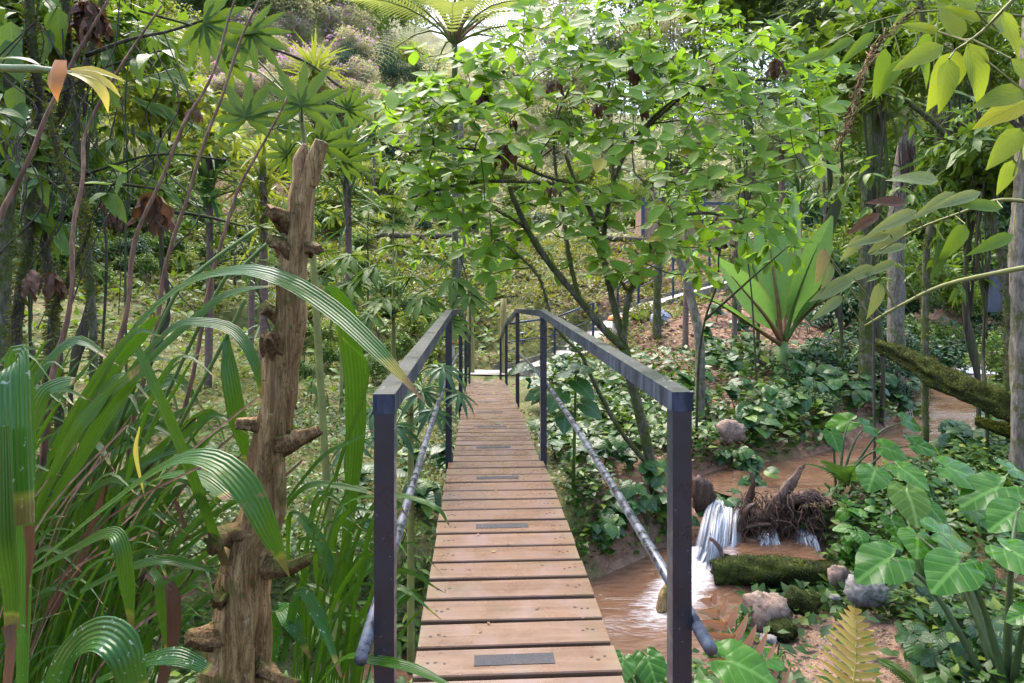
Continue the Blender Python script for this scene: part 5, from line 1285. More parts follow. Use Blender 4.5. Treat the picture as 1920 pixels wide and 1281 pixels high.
for i in range(3):
    mb = MB(); r_ = random.Random(i)
    tp_ = cr([(0,0,-.3)] + [(r_.uniform(-1,1)*(.25+.25*q), r_.uniform(-1,1)*.3, q) for q in (.15,.35,.55,.75)] + [(0,0,1)], 5); mb.tube(tp_, interp([.055,.045,.03], len(tp_)), 7, True, .1)
    for k in range(4):
        a = r_.uniform(0, 6.28); s = r_.uniform(.35, .7); mb.tube(cr([(0,0,s),(math.cos(a)*.2,math.sin(a)*.2,s+.3),(math.cos(a)*.45,math.sin(a)*.45,s+.6)],3), interp([.03,.012],7), 5, False)
    trunk_me.append(mb.mesh('trunk'))
def bush(name, base, rx, rz, kind, mat, lab=None, cat='bush', stem=.35, bark='mossbark_dark', flowers=0, tall=None, group=None):
    """crown of half-width rx and half-height rz whose middle stands stem+rz above the base"""
    root = empty(name, base, lab, cat, group); zc = stem + rz * .75
    o = link('crown', rk.choice(CM[kind]), root, M[mat]); o.location = (0, 0, zc); o.scale = (rx, rx * rk.uniform(.8, 1.1), rz * 1.2); o.rotation_euler.z = rk.uniform(0, 6.28); o['kind'] = 'stuff'
    t = link('trunk', rk.choice(trunk_me), root, M[bark]); th = max(.5, zc); ts = min(.7, max(.25, th * .12)); t.scale = (ts, ts, th); t.rotation_euler.z = rk.uniform(0, 6)
    if flowers:
        f = link('flowers', rk.choice(CM['flower']), root, M['purple']); f.location = (0, 0, zc + .05); f.scale = (rx * 1.02, rx * 1.02, rz * 1.25); f['kind'] = 'stuff'
    return root
def bush_px(name, px, py, D, wpx, hpx, kind, mat, lab=None, cat='bush', floor=None, **kw):
    """crown centred at a picture point, D metres away, standing on the ground there"""
    c = P(px, py, D); g = gz(c.x, c.y); rx = wpx / 2 / F * D; rz = hpx / 2 / F * D
    return bush(name, Vector((c.x, c.y, g)), rx, rz, kind, mat, lab, cat, max(.05, c.z - g - rz * .75), **kw)

def band(name, n, x0, x1, y0, y1, D0, D1, w_, kinds, desc, group, seed, cat='bush', asp=(.6, 1.), **kw):
    r = random.Random(seed); out = []; best = []
    for i in range(n):
        # spread out: best of several candidates
        cand = [(r.uniform(x0, x1), r.uniform(y0, y1)) for _ in range(6)]
        x, y = max(cand, key=lambda c: min([math.hypot(c[0]-b[0], (c[1]-b[1])*1.5) for b in best] or [1e9])); best.append((x, y))
        D = r.uniform(D0, D1); ww = r.uniform(*w_); k, mt = r.choice(kinds)
        out.append(bush_px(name, x, y, D, ww, ww * r.uniform(*asp), k, mt, None, cat, **kw))
    number(out, desc, group); return out
def gband(name, n, x0, x1, y0, y1, w_, kinds, desc, group, seed, cat='bush', asp=(.6, 1.), sink=.25, lo=8., **kw):
    """bushes standing on the ground seen at these picture points"""
    r = random.Random(seed); out = []; best = []
    for i in range(n):
        cand = [(r.uniform(x0, x1), r.uniform(y0, y1)) for _ in range(6)]
        x, y = max(cand, key=lambda c: min([math.hypot(c[0]-b[0], (c[1]-b[1])*1.8) for b in best] or [1e9])); best.append((x, y))
        p = hit(x, y, lo); rx = r.uniform(*w_) / 2 / F * p.y; rz = rx * r.uniform(*asp); k, mt = r.choice(kinds)
        out.append(bush(name, p, rx, rz, k, mt, None, cat, -rz * sink * .5, **kw))
    number(out, desc, group); return out
FAR = [('fine', 'bush_haze_tint'), ('fine', 'bush_light'), ('fine', 'bush_haze_tint'), ('fine', 'bush_grey')]
MIX = [('medium', 'bush_light'), ('medium', 'bush_mid'), ('fine', 'bush_light'), ('coarse', 'bush_dark'), ('coarse', 'bush_mid')]
gband('far_tree', 20, 330, 780, 0, 80, (130, 210), [('fine', 'bush_haze_tint'), ('fine', 'bush_grey'), ('fine', 'bush_mid')], 'hazy far trees along the top of the left hill', 'far trees on the left hill', 3, 'tree', (.8, 1.2))
gband('hillside_bush', 22, 330, 680, 90, 220, (80, 130), [('fine', 'bush_haze_tint')], 'pale bushes with purple flowers on the far left hillside', 'purple flowering bushes on the far hillside', 1, flowers=1)
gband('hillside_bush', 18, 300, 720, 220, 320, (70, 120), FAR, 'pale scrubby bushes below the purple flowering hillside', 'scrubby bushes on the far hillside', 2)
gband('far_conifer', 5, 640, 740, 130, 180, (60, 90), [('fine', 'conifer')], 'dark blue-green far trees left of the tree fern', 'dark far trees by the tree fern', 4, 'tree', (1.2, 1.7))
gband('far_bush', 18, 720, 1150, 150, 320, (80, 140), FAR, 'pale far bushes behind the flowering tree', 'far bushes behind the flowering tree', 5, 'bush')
gband('slope_bush', 20, 0, 330, 210, 420, (80, 140), [('medium', 'bush_light'), ('medium', 'bush_mid'), ('fine', 'bush_light')], 'bushes around the bare red clearing on the left slope', 'bushes on the left slope', 9)
gband('slope_bush', 26, 520, 980, 300, 420, (70, 130), MIX, 'mixed bushes above the log-edged terrace', 'bushes above the log-edged terrace', 10)
gband('terrace_bush', 14, 560, 1080, 420, 450, (45, 80), [('medium', 'bush_mid'), ('medium', 'bush_light'), ('medium', 'bush_dark')], 'low bushes standing along the log-edged terrace', 'low bushes along the terrace', 11)
gband('terrace_bush', 16, 1090, 1500, 360, 440, (70, 120), [('medium', 'bush_light'), ('medium', 'bush_mid'), ('coarse', 'bush_mid')], 'bushes around the tan cabin', 'bushes around the cabin', 12)
gband('bank_shrub', 34, 180, 700, 430, 560, (40, 75), [('coarse', 'bush_mid'), ('coarse', 'bush_light'), ('coarse', 'palmate')], 'small shrubs scattered on the mossy left slope', 'small shrubs on the mossy slope', 16)
gband('thicket_bush', 18, 0, 340, 400, 520, (70, 130), [('medium', 'bush_mid'), ('fine', 'bush_light'), ('medium', 'bush_dark'), ('coarse', 'oblong')], 'low leafy bushes at the feet of the left trunks', 'bushes at the left trunks', 17, lo=6.)
gband('bank_shrub', 16, 560, 840, 560, 720, (50, 100), [('coarse', 'bush_mid'), ('coarse', 'bush_light'), ('coarse', 'palmate'), ('medium', 'oblong')], 'leafy shrubs on the bank left of the left handrail', 'shrubs left of the left handrail', 18, lo=6.)
gband('forest_bush', 28, 1490, 1920, 440, 600, (110, 190), [('medium', 'bush_mid'), ('coarse', 'bush_dark'), ('medium', 'bush_dark'), ('coarse', 'bush_mid'), ('medium', 'bush_light')], 'dense dark bushes between the right-hand trunks', 'bushes between the right trunks', 13, asp=(.9, 1.3))
gband('forest_bush', 20, 1540, 1920, 600, 720, (80, 140), [('medium', 'bush_dark'), ('coarse', 'bush_dark'), ('medium', 'bush_mid')], 'low dark bushes behind the fallen log', 'bushes behind the fallen log', 14)
gband('forest_bush', 9, 1440, 1700, 690, 790, (50, 90), [('medium', 'bush_dark'), ('medium', 'piper')], 'low bushes at the banana plant foot', 'bushes at the banana plant foot', 15)
band('far_tree', 18, 1000, 1500, -20, 260, 45, 60, (150, 240), [('fine', 'bush_grey'), ('fine', 'bush_mid'), ('fine', 'bush_haze_tint')], 'greyish far trees right of the tree fern', 'far trees right of the tree fern', 6, 'tree')
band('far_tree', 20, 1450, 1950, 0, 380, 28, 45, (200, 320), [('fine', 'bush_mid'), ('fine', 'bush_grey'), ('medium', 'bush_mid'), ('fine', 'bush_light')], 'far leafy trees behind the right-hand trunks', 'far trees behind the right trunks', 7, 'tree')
band('forest_tree', 12, -20, 300, -40, 220, 18, 30, (170, 260), [('medium', 'bush_mid'), ('fine', 'bush_light'), ('medium', 'bush_dark')], 'leafy trees filling the upper left corner', 'leafy trees in the upper left corner', 8, 'tree')
# crowns of the near forest on both sides
for args in ((150, 90, 7.0, 420, 300, 'coarse', 'oblong', 'coarse-leaved mossy tree crown at the upper left'), (300, 220, 8.5, 300, 230, 'coarse', 'bush_light', 'sparse light green shrub crown below the upper left branches'),
             (60, 330, 7.5, 260, 260, 'coarse', 'bush_dark', 'dark leafy shrub among the mossy trunks at left edge')):
    bush_px('leafy_shrub', *args, 'shrub')
for args in ((1640, 150, 11, 420, 300, 'coarse', 'bush_mid', 'broad leafy tree crown over the right-hand trunks'), (1560, 60, 13, 380, 200, 'narrow', 'bush_grey', 'narrow-leaved grey green tree crown at top right'), (1850, 330, 8, 300, 260, 'coarse', 'oblong', 'leafy tree crown at the right edge below the bright branch'),
             (1820, 120, 9, 340, 240, 'narrow', 'bush_mid', 'narrow-leaved tree crown behind the bright branch'), (1400, 20, 14, 300, 120, 'coarse', 'bush_mid', 'small leafy crown at the top right of the flowering tree')):
    bush_px('leafy_tree', *args, 'tree')

# ------------------------------------------------------------------ mossy trunks
def trunk_tree(pts, r0, r1, bark, lab, seed=0, n=12, groove=.08, name='mossy_trunk', to_ground=True):
    c = [P(*p) for p in pts]
    if to_ground:
        g = Vector((c[0].x, c[0].y, gz(c[0].x, c[0].y) - .05)); c = [g] + (c if (c[0] - g).length > .3 else c[1:])
    root = empty('mossy_tree', c[0], lab, 'tree'); r = random.Random(seed + 50)
    gnarly([p - c[0] for p in c], interp([r0, (r0 + r1) / 2, r1], len(c)), n, 50, groove, seed, .15).obj('trunk', M[bark], root)
    for k in range(4):                                   # side limbs with leaf sprays
        q = c[r.randint(len(c) // 2, len(c) - 1)]; d = Vector((r.uniform(-1, 1), r.uniform(-.6, .6), r.uniform(.2, .8))).normalized(); L = r.uniform(.5, 1.1)
        cc = cr([q, q + d * L * .5 + Vector((0, 0, .08)), q + d * L], 4); mb = MB(); mb.tube([v - c[0] for v in cc], interp([r1 * .35, .006], len(cc)), 6, False); mb.obj('limb', M[bark], root)
        for m_ in range(6):
            v = cc[r.randint(3, len(cc) - 1)]; dd = Vector((r.uniform(-1, 1), r.uniform(-1, .3), r.uniform(-.9, .2))).normalized(); link('leaf', r.choice(LM['oblong']), root, M['oblong'], orient(v - c[0], dd, (0, -.6, .8), r.uniform(.16, .28)))
    return root
trunk_tree([(30,640,5.2),(50,470,5.2),(62,330,5.2),(75,200,5.2),(60,80,5.1),(50,-60,5.1)], .042, .032, 'mossbark_dark', 'leftmost dark mossy tree trunk behind the orange bract', 1)
trunk_tree([(110,700,5.6),(95,560,5.6),(80,420,5.5),(72,300,5.5),(125,180,5.5),(128,90,5.4),(120,-60,5.4)], .040, .030, 'mossbark_dark', 'twisting mossy trunk second from the left edge', 2)
trunk_tree([(175,640,6.0),(165,480,6.0),(150,330,6.0),(140,200,6.0),(180,60,6.0),(205,-60,6.0)], .036, .030, 'mossbark', 'mossy trunk third from the left edge', 3)
trunk_tree([(10,470,6.4),(25,330,6.4),(20,200,6.4),(25,-50,6.4)], .06, .05, 'mossbark', 'pale mossy trunk at the very left edge', 4)
trunk_tree([(92,640,4.9),(130,520,4.9),(165,420,4.9),(120,330,4.9),(90,200,4.9)], .022, .016, 'mossbark_dark', 'thin crooked vine-like stem among the left trunks', 5)
for i, (q, lab) in enumerate((([(0,330,5.6),(120,345,5.7),(220,345,5.8),(330,360,6.0)], 'mossy horizontal branch crossing behind the dry canes'), ([(300,395,6.3),(380,405,6.4),(460,425,6.5)], 'lower mossy branch left of the dead trunk'),
                              ([(160,105,5.5),(240,75,5.7),(330,55,5.9),(430,20,6.0)], 'dark arching branch at the upper left'), ([(150,330,5.8),(290,290,5.9),(425,300,6.0)], 'thin bare branch below the palmate leaves'),
                              ([(640,165,6),(560,110,6),(400,60,5.8),(260,20,5.6)], 'thin dark twig crossing the purple hillside'))):
    c = cr([P(*p) for p in q], 7); mb = MB(); mb.tube([p - c[0] for p in c], interp([.024 - .003 * i, .010], len(c)), 7, True, .15); o = mb.obj('fallen_branch' if i < 2 else 'branch', M['mossbark_dark']); o.location = c[0]; tag(o, lab, 'branch')
# vines
rv = random.Random(17); vin = []
for i in range(18):
    x = rv.uniform(20, 330); D = rv.uniform(4.6, 6.4); y0 = rv.uniform(-40, 120); y1 = rv.uniform(350, 640); c = cr([P(x + rv.uniform(-60, 60), y0 + (y1 - y0) * k_ / 5, D + rv.uniform(-.1, .1)) for k_ in range(6)], 5)
    mb = MB(); mb.tube([p - c[0] for p in c], rv.uniform(.003, .006), 5, False, .1); o = mb.obj('vine', M['twig']); o.location = c[0]; o['category'] = 'vine'; vin.append(o)
number(vin, 'thin dark vines hanging among the left trunks', 'vines among the left trunks')
nest = empty('dead_leaf_mass', P(165, 10, 5.3), 'dark shaggy hanging mass of dead leaves and roots at the upper left', 'dead leaves')
dead_cluster(nest, 165, 0, 5.3, 75, 16, 'leaf'); dead_cluster(nest, 160, 30, 5.25, 60, 12, 'leaf')
# leaves on the left trunks
lt = [(20,40,5.0,.30),(10,75,5.0,.34),(95,55,5.2,.30),(110,15,5.2,.30),(30,160,5.0,.25),(45,190,5.0,.26),(250,110,5.6,.2),(200,160,5.6,.2)]
tl = empty('climbing_leaves', P(60, 80, 5.1), 'large drooping oblong leaves hanging on the upper left trunks', 'climbing plant')
mb = MB(); mb.tube(cr([P(60, 330, 5.25) - tl.location, P(40, 150, 5.1) - tl.location, P(60, 10, 5.1) - tl.location, P(130, -20, 5.3) - tl.location], 6), .008, 5); mb.obj('stem', M['stem'], tl)
for x, y, D, s in lt: leaf(tl, 'oblong', P(x, y, D), (rk.uniform(-.4, .6), -.3, -1), (0, -1, .3), s * 1.2, 'oblong', sx=s * 1.6)
def pinnate_vine(base_px, segs, lab, name='compound_leaf_shrub', mat='oblong', D=6.2, s=(.14, .22), dens=7):
    b = on_ground(base_px, D); root = empty(name, b, lab, 'shrub'); mb = MB(); main = cr([b] + [P(x, y, D + rk.uniform(-.3, .3)) for x, y in segs[0]], 6); mb.tube([p - b for p in main], interp([.014, .006], len(main)), 6); 
    for sg in segs[1:]:
        q = [P(x, y, D + rk.uniform(-.4, .4)) for x, y in sg]; st_ = min(main, key=lambda v: (v - q[0]).length); c = cr([st_] + q, 5); mb.tube([p - b for p in c], .004, 5, False)
        for i in range(2, len(c) - 1):
            t = (c[i+1] - c[i]).normalized()
            for sd in (-1, 1):
                d = (t * .5 + Vector((sd * .8 * abs(t.z) + .2 * sd, -.3 * sd, -.55 + sd * .2))).normalized(); leaf(root, 'oblong', c[i], d, (0, -.8, .7), rk.uniform(*s), mat, r=rk)
    mb.obj('stem', M['stem_dark'], root); return root
pinnate_vine(240, [[(235,500),(240,350),(235,200),(245,60)], [(290,140),(330,130),(335,160)], [(270,190),(310,200),(325,230)], [(200,170),(170,200),(160,240)], [(280,250),(300,280),(290,320)], [(200,80),(190,120),(200,150)], [(260,60),(300,70),(320,100)], [(210,260),(180,280),(170,310)], [(260,330),(300,345),(320,370)]], 'shrub with paired oblong leaflets among the canes at upper left')
pinnate_vine(60, [[(55,560),(40,420),(45,330)], [(20,300),(0,320),(-20,350)], [(80,260),(110,270),(130,300)], [(70,400),(100,420),(110,450)], [(20,230),(0,215),(-20,220)]], 'compound-leaved climber at the left picture edge', D=5.4, s=(.16, .26))
# dead leaves hanging in the left thicket
dh = []
for x, y, h, D in ((60,505,60,4.8),(95,510,60,4.8),(285,360,85,5.0),(300,380,60,5.2),(270,400,50,5.2),(210,395,40,5.3),(365,205,28,5.6),(200,375,30,5.4)):
    root = empty('dead_leaf_bundle', P(x, y, D), None, 'dead leaves'); dead_cluster(root, x, y, D, h, 5, 'leaf'); dh.append(root)
number(dh, 'brown dead leaf bundles hanging in the left thicket', 'dead leaf bundles in the left thicket')

# right-hand trunks
trunk_tree([(1625,560,11.5),(1625,430,11.5),(1635,300,11.5),(1648,200,11.5),(1655,60,11.5),(1670,-40,11.5)], .13, .10, 'mossbark', 'thick mossy trunk behind the drooping ferns right of the banana plant', 11)
trunk_tree([(1680,600,14),(1682,420,14),(1690,330,14),(1700,220,14),(1700,60,14),(1695,-40,14)], .17, .14, 'palebark', 'pale lichen-covered trunk right of the thick mossy trunk', 12)
trunk_tree([(1735,560,9),(1740,450,9),(1765,340,9),(1760,260,9),(1740,120,9),(1720,-40,9)], .045, .04, 'mossbark', 'dark mossy trunk carrying the hanging brown roots', 13)
trunk_tree([(1915,640,7),(1912,500,7),(1915,400,7),(1925,250,7),(1940,-20,7)], .10, .09, 'palebark', 'whitish trunk at the right picture edge', 14)
trunk_tree([(1890,560,8.5),(1860,420,8.5),(1820,320,8.5),(1760,240,8.5),(1700,190,8.5)], .06, .03, 'mossbark', 'mossy limb slanting up left from the right edge', 15)
trunk_tree([(1312,650,9.5),(1300,580,9.6),(1285,520,9.7),(1262,450,9.8),(1240,400,9.9),(1228,360,10)], .075, .05, 'palebark', 'pale lichen-covered leaning trunk left of the banana plant', 16)
trunk_tree([(1232,560,16),(1236,480,16),(1240,400,16),(1250,260,16)], .10, .08, 'mossbark', 'straight mossy trunk behind the pale leaning trunk', 17)
trunk_tree([(850,560,20),(866,470,20),(870,380,20),(862,200,20.5)], .09, .08, 'palebark', 'thin pale trunk behind the left end of the flowering tree', 18)
for i, (x, D, y0, y1) in enumerate(((415,15,480,420),(400,15,470,410),(640,22,480,420),(655,22,470,410),(440,18,470,400),(765,20,470,430))): pass
for i, (x, y, h, D) in enumerate(((1772,215,130,8.8),(1700,270,110,9.5),(1800,230,70,8.9))):
    root = empty('hanging_roots', P(x, y, D), ('longest bunch of brown roots hanging from the dark right trunk', 'left bunch of brown roots hanging beside the pale trunk', 'short bunch of brown roots right of the longest one')[i], 'roots'); mb = MB()
    for k in range(26):
        dx = rk.uniform(-16, 16); a = P(x + dx, y + rk.uniform(-8, 8), D + rk.uniform(-.1, .1)); b_ = P(x + dx * .7 + rk.uniform(-8, 8), y + h * rk.uniform(.5, 1), D); mb.tube([p - root.location for p in cr([a, a.lerp(b_, .5) + Vector((rk.uniform(-.03, .03), 0, 0)), b_], 3)], .008, 4, False)
    mb.obj('rootlets', M['root'], root)['kind'] = 'stuff'

# ------------------------------------------------------------------ tree ferns, palms, spiky rosettes
def rosette(name, top, n, L, key, mat, lab, cat, el, bark=None, r0=.1, r=None, arc=(0, 6.28), part='frond', sx=None, trunkless=False, D=None):
    g = gz(top.x, top.y); b = Vector((top.x, top.y, min(g, top.z - .05))); root = empty(name, b, lab, cat); r = r or rk
    if bark and top.z - b.z > .1:
        c = cr([Vector((0, 0, -.1)), (top - b) * .5 + Vector((.03, 0, 0)), top - b], 6); mb = MB(); mb.tube(c, interp([r0 * 1.2, r0], len(c)), 12, True, .10); mb.obj('trunk', M[bark], root)
    for k in range(n):
        a = arc[0] + (arc[1] - arc[0]) * (k + r.uniform(-.35, .35)) / n; e = el[0] + (el[1] - el[0]) * ((k * .618) % 1)
        dn = Vector((0, 0, -min(1.5, (top.z - b.z) * .75) * r.random() ** 1.3)) if key == 'spike' else Vector((0, 0, 0))
        link(part, r.choice(LM[key]), root, M[mat], orient(top - b + dn, (math.cos(a) * math.cos(e), math.sin(a) * math.cos(e), math.sin(e)), (0, 0, 1), L * r.uniform(.8, 1.1)))
    return root
tf = rosette('tree_fern', P(852, 85, 19), 17, 3.8, 'treefern_top', 'treefern', 'tall tree fern with a spreading fan of yellow-green fronds at top centre', 'tree fern', (.45, 1.25), 'mossbark', .085)
for k in range(14):
    a = rk.uniform(0, 6.28); e = rk.uniform(.8, 1.4); mb = MB(); dd = Vector((math.cos(a) * math.cos(e), math.sin(a) * math.cos(e), math.sin(e))); t0 = P(852, 85, 19) - tf.location; mb.tube(cr([t0, t0 + dd * .6, t0 + dd * 1.5 + Vector((math.cos(a), math.sin(a), 0)) * .15], 4), interp([.055, .03], 9), 6); mb.obj('frond_stalk', M['stem_red'], tf)
rosette('tree_fern', P(1500, 5, 24), 9, 2.4, 'treefern', 'treefern', 'yellow-green tree fern hanging into the top right of the flowering tree', 'tree fern', (-.6, .2), 'fernbark', .05)
rosette('perched_fern', P(1650, 195, 11.3), 9, .95, 'fern', 'bush_grey', 'fern with grey-green drooping fronds perched on the thick mossy trunk', 'fern', (-.8, .5), None)
rosette('perched_fern', P(1701, 190, 13.8), 8, .9, 'fern', 'treefern', 'fern with drooping fronds perched on the pale trunk', 'fern', (-.7, .5), None)
rosette('perched_fern', P(1632, 310, 11.35), 9, .8, 'fern', 'bush_grey', 'small drooping fern lower on the thick mossy trunk', 'fern', (-1.1, .2), None)
rosette('tree_fern', P(440, 270, 18), 10, 1.7, 'treefern', 'treefern', 'yellow-green fern fronds behind the spiky rosettes at left', 'tree fern', (-.3, .5), 'fernbark', .032)
rosette('perched_fern', P(1762, 300, 8.9), 8, .8, 'fern', 'fern', 'small drooping fern perched on the dark trunk by the hanging roots', 'fern', (-1.0, .3), None)
rosette('palm', P(1465, 268, 17), 16, 1.6, 'palmfrond', 'bush_grey', 'slender palm with reddish trunk behind the banana plant', 'palm', (-.5, 1.1), 'palmbark', .07)
rosette('palm', P(1285, 272, 15), 7, 1.35, 'palmfrond', 'palm_pale', 'pale silvery palm fronds left of the slender palm', 'palm', (-.1, .6), 'palmbark', .06, arc=(-.8, .9))
rosette('palm', P(1545, 330, 22), 9, 1.6, 'palmfrond', 'palm_pale', 'small pale palm right of the slender palm', 'palm', (-.4, .8), 'palmbark', .04)
for px, py, D, n, L, mat, lab in ((390,262,10,60,.95,'yucca','left one of the spiky rosettes behind the dead trunk'), (492,280,10,54,.80,'bush_light','light green spiky rosette between dead trunk and left rosette'), (530,395,12,34,.6,'bush_grey','low grey spiky rosette left of the dead trunk middle'),
    (470,355,12.5,40,.65,'bush_grey','grey-green spiky rosette below the light green one'), (650,255,10.5,54,.85,'yucca','spiky rosette right of the dead trunk top'), (1385,262,16,44,.85,'yucca','dark spiky rosette left of the slender palm'), (1498,330,18,40,1.0,'yucca','small spiky rosette right of the slender palm trunk'),
    (590,120,40,40,2.6,'bush_light','pale spiky clump on the hillside by the purple bushes'), (700,210,30,40,1.7,'palm_pale','pale spiky clump left of the flowering tree crown'), (490,470,11,26,.55,'yucca','drooping dark strap rosette left of the dead trunk'), (1375,470,14,30,.6,'yucca','spiky rosette behind the thin stream shrub')):
    rosette('spiky_rosette', P(px, py, D), int(n * 1.7), L, 'spike', mat, lab, 'spiky plant', (-.5, 1.4), 'palmbark', .05, part='leaf')

# ------------------------------------------------------------------ near right branches
def leafy_branch(name, q, leaves, lab, mat='backlit', key='oblong', bark='stem_olive', r0=.012):
    c = cr([P(*p) for p in q], 8); root = empty(name, c[0], lab, 'branch'); mb = MB(); mb.tube([p - c[0] for p in c], interp([r0, r0 * .35], len(c)), 7, True, .06); mb.obj('stem', M[bark], root)
    for L_ in leaves:
        (x, y, D, s, hd, tilt) = L_[:6]; mt = L_[6] if len(L_) > 6 else mat
        p = P(x, y, D); a = math.radians(hd)         # hd measured in the picture plane: 0 right, 90 up
        d = Vector((math.cos(a), tilt, math.sin(a))).normalized(); sz = s / F * D
        leaf(root, key, p, d, (0, -1, .35), sz, mt, r=rk, sx=sz * rk.uniform(1.0, 1.3))
        qn = min(c, key=lambda v: (v - p).length); pb = MB(); pb.tube([qn - c[0], p - c[0]], .004, 5, False); pb.obj('petiole', M[bark], root)
    return root
leafy_branch('bright_branch', [(1960,-60,2.4),(1880,20,2.5),(1840,60,2.5),(1790,95,2.5)], [(1795,95,2.5,110,-110,-.1),(1815,80,2.45,125,-65,-.2),(1770,85,2.5,95,200,0),(1840,40,2.5,80,150,0),(1800,75,2.55,105,100,.1),(1850,50,2.5,90,20,0),(1780,110,2.45,100,-95,-.2),(1880,20,2.4,100,-60,0),(1875,60,2.5,80,-20,0),(1830,20,2.5,90,130,.1),(1895,110,2.4,110,-40,-.1),(1920,170,2.4,90,190,-.1),(1900,0,2.5,90,60,0),(1760,60,2.6,70,160,0)], 'bright yellow-green leafy branch hanging in from the upper right corner', r0=.010)
leafy_branch('bright_branch', [(1990,170,2.6),(1930,240,2.6),(1900,330,2.6)], [(1925,190,2.6,90,200,0),(1915,240,2.6,100,-130,-.1),(1900,300,2.6,70,-110,0),(1930,230,2.6,70,-80,0)], 'second bright leafy twig at the right edge below the large branch', r0=.008)
leafy_branch('drooping_branch', [(1990,490,4.6),(1880,510,4.7),(1770,535,4.8),(1690,572,4.9),(1620,612,5.0)], [(1640,500,4.8,70,200,-.1),(1600,520,4.8,90,205,-.2),(1560,495,4.8,60,-110,-.2),(1545,465,4.8,70,-100,-.3),(1650,530,4.8,70,-100,-.2),(1580,555,4.8,70,215,-.2),(1700,460,4.7,70,190,-.1),(1680,490,4.7,60,200,0)], 'olive branch slanting across the right side with pale drooping leaves', 'wetpale', 'lance', r0=.022)
leafy_branch('drooping_branch', [(1990,390,4.0),(1880,375,4.1),(1800,400,4.2),(1720,430,4.3),(1650,470,4.4)], [(1840,360,4.0,100,195,-.1),(1790,360,4.1,90,-150,-.1,'wetpale'),(1720,395,4.2,90,200,-.1),(1760,340,4.2,80,160,0),(1700,420,4.3,80,215,-.1),(1670,440,4.3,80,190,-.1),(1810,420,4.1,80,-120,-.2,'bush_mid'),(1650,400,4.4,70,-150,0,'dead'),(1700,380,4.2,70,170,0,'dead'),(1880,390,4.0,110,170,-.1,'bush_mid'),(1770,450,4.2,80,-100,-.2,'piper'),(1620,440,4.4,60,-130,-.1),(1900,440,4.0,80,-160,-.1,'bush_mid')], 'leafy branch with pale and withered leaves entering at the right edge', 'wetpale', 'lance', r0=.014)
leafy_branch('leafy_twig', [(1920,30,4.5),(1760,20,4.6),(1640,40,4.7),(1540,90,4.8)], [(1700,20,4.6,70,-120,0),(1640,60,4.7,80,-140,0),(1740,60,4.6,70,-100,0),(1600,70,4.7,70,-150,0),(1660,90,4.7,90,-95,0),(1570,95,4.8,90,190,0),(1620,20,4.7,70,120,0),(1690,110,4.6,80,-120,0),(1750,130,4.6,70,-80,0),(1720,80,4.6,90,-60,0)], 'long-leaved twig crossing the top right corner', 'bush_mid', 'lance', r0=.010)
mb = MB(); c = cr([P(1720,15,3.9), P(1650,80,3.9), P(1610,160,3.9), P(1590,230,3.9), P(1570,280,3.9)], 8); root = empty('dry_vine', c[0], 'tangle of pale dry vine stems hanging at the upper right', 'vine')
for k in range(7): mb = MB(); mb.tube([p - c[0] + Vector((rk.uniform(-.03, .03), rk.uniform(-.05, .05), rk.uniform(-.03, .03))) for p in c], .004, 4, False); mb.obj('vine_stem', M['dead_wood'], root)

# ------------------------------------------------------------------ ground cover (uncountable)
def cover(name, n, xr, yr, mat, ls, seed, lab, dens=None, wl=.4, tilt=.7, lift=.02):
    g = np.random.default_rng(seed); x = g.uniform(*xr, n); u = g.uniform(0, 1, n); y = yr[0] * (yr[1] / yr[0]) ** u
    wid = (y / yr[1]); keep = np.abs(x) <= 1e9
    if dens is not None: keep = g.uniform(0, 1, n) < dens(x, y)
    x, y = x[keep], y[keep]; z = height(x, y) + EYE
    for st_, hw in ((STREAM_LOW, .28), (STREAM_UP, .3), (STREAM_MID, .15)):
        d, w_ = seg_dist(x, y, st_); k = d > w_ + hw * .6; x, y, z = x[k], y[k], z[k]
    d, _ = seg_dist(x, y, PATH); k = d > .6; x, y, z = x[k], y[k], z[k]
    k = ~((np.abs(x - .135 + .0525 * y) < .4) & (y > 12.5) & (y < 15)); x, y, z = x[k], y[k], z[k]
    m_ = len(x); a = g.uniform(0, 6.283, m_); e = g.uniform(-.1, tilt, m_); s = ls * g.uniform(.5, 1.4, m_) * np.clip(y / 8, .8, 3.)
    dirs = np.stack([np.cos(a) * np.cos(e), np.sin(a) * np.cos(e), np.sin(e)], 1); up = np.stack([g.uniform(-.5, .5, m_), g.uniform(-.7, .3, m_), np.ones(m_)], 1)
    base = ([(0,0,0),(-wl/2,.45,.05),(0,.5,0),(wl/2,.45,.05),(0,1,-.15)], [(0,2,1),(0,3,2),(1,2,4),(2,3,4)], [(.5,0),(0,.5),(.5,.5),(1,.5),(.5,1)])
    me = scatter_mesh(name, base, np.stack([x, y, z + g.uniform(0, lift, m_) * np.clip(y / 8, .6, 3)], 1), dirs, up, s)
    o = link(name, me, None, M[mat]); tag(o, lab, 'ground cover', kind='stuff'); return o
def patch(x, y, lo=.25): return np.clip(.5 + .5 * _hash_noise(x * .8, y * .8) , lo, 1)
cover('grass', 110000, (-9, -.25), (4.6, 15), 'grass', .055, 1, 'yellow-green grassy ground cover on the left bank', lambda x, y: patch(x, y) * (np.abs(x) < y * .95), .35, 1.0, .05)
cover('grass', 120000, (-16, 14), (15, 32), 'grass', .085, 2, 'yellow-green grassy ground cover on the far slope', lambda x, y: patch(x, y) * (x < 3.2 + (y - 15) * .6) * (np.abs(x) < y * .85), .35, 1.0, .05)
cover('leaf_litter', 24000, (1, 12), (7.5, 22), 'litter', .07, 3, 'brown fallen leaf litter on the red right slope', lambda x, y: np.where(x < y * .85, .8, 0), .5, .3, .02)
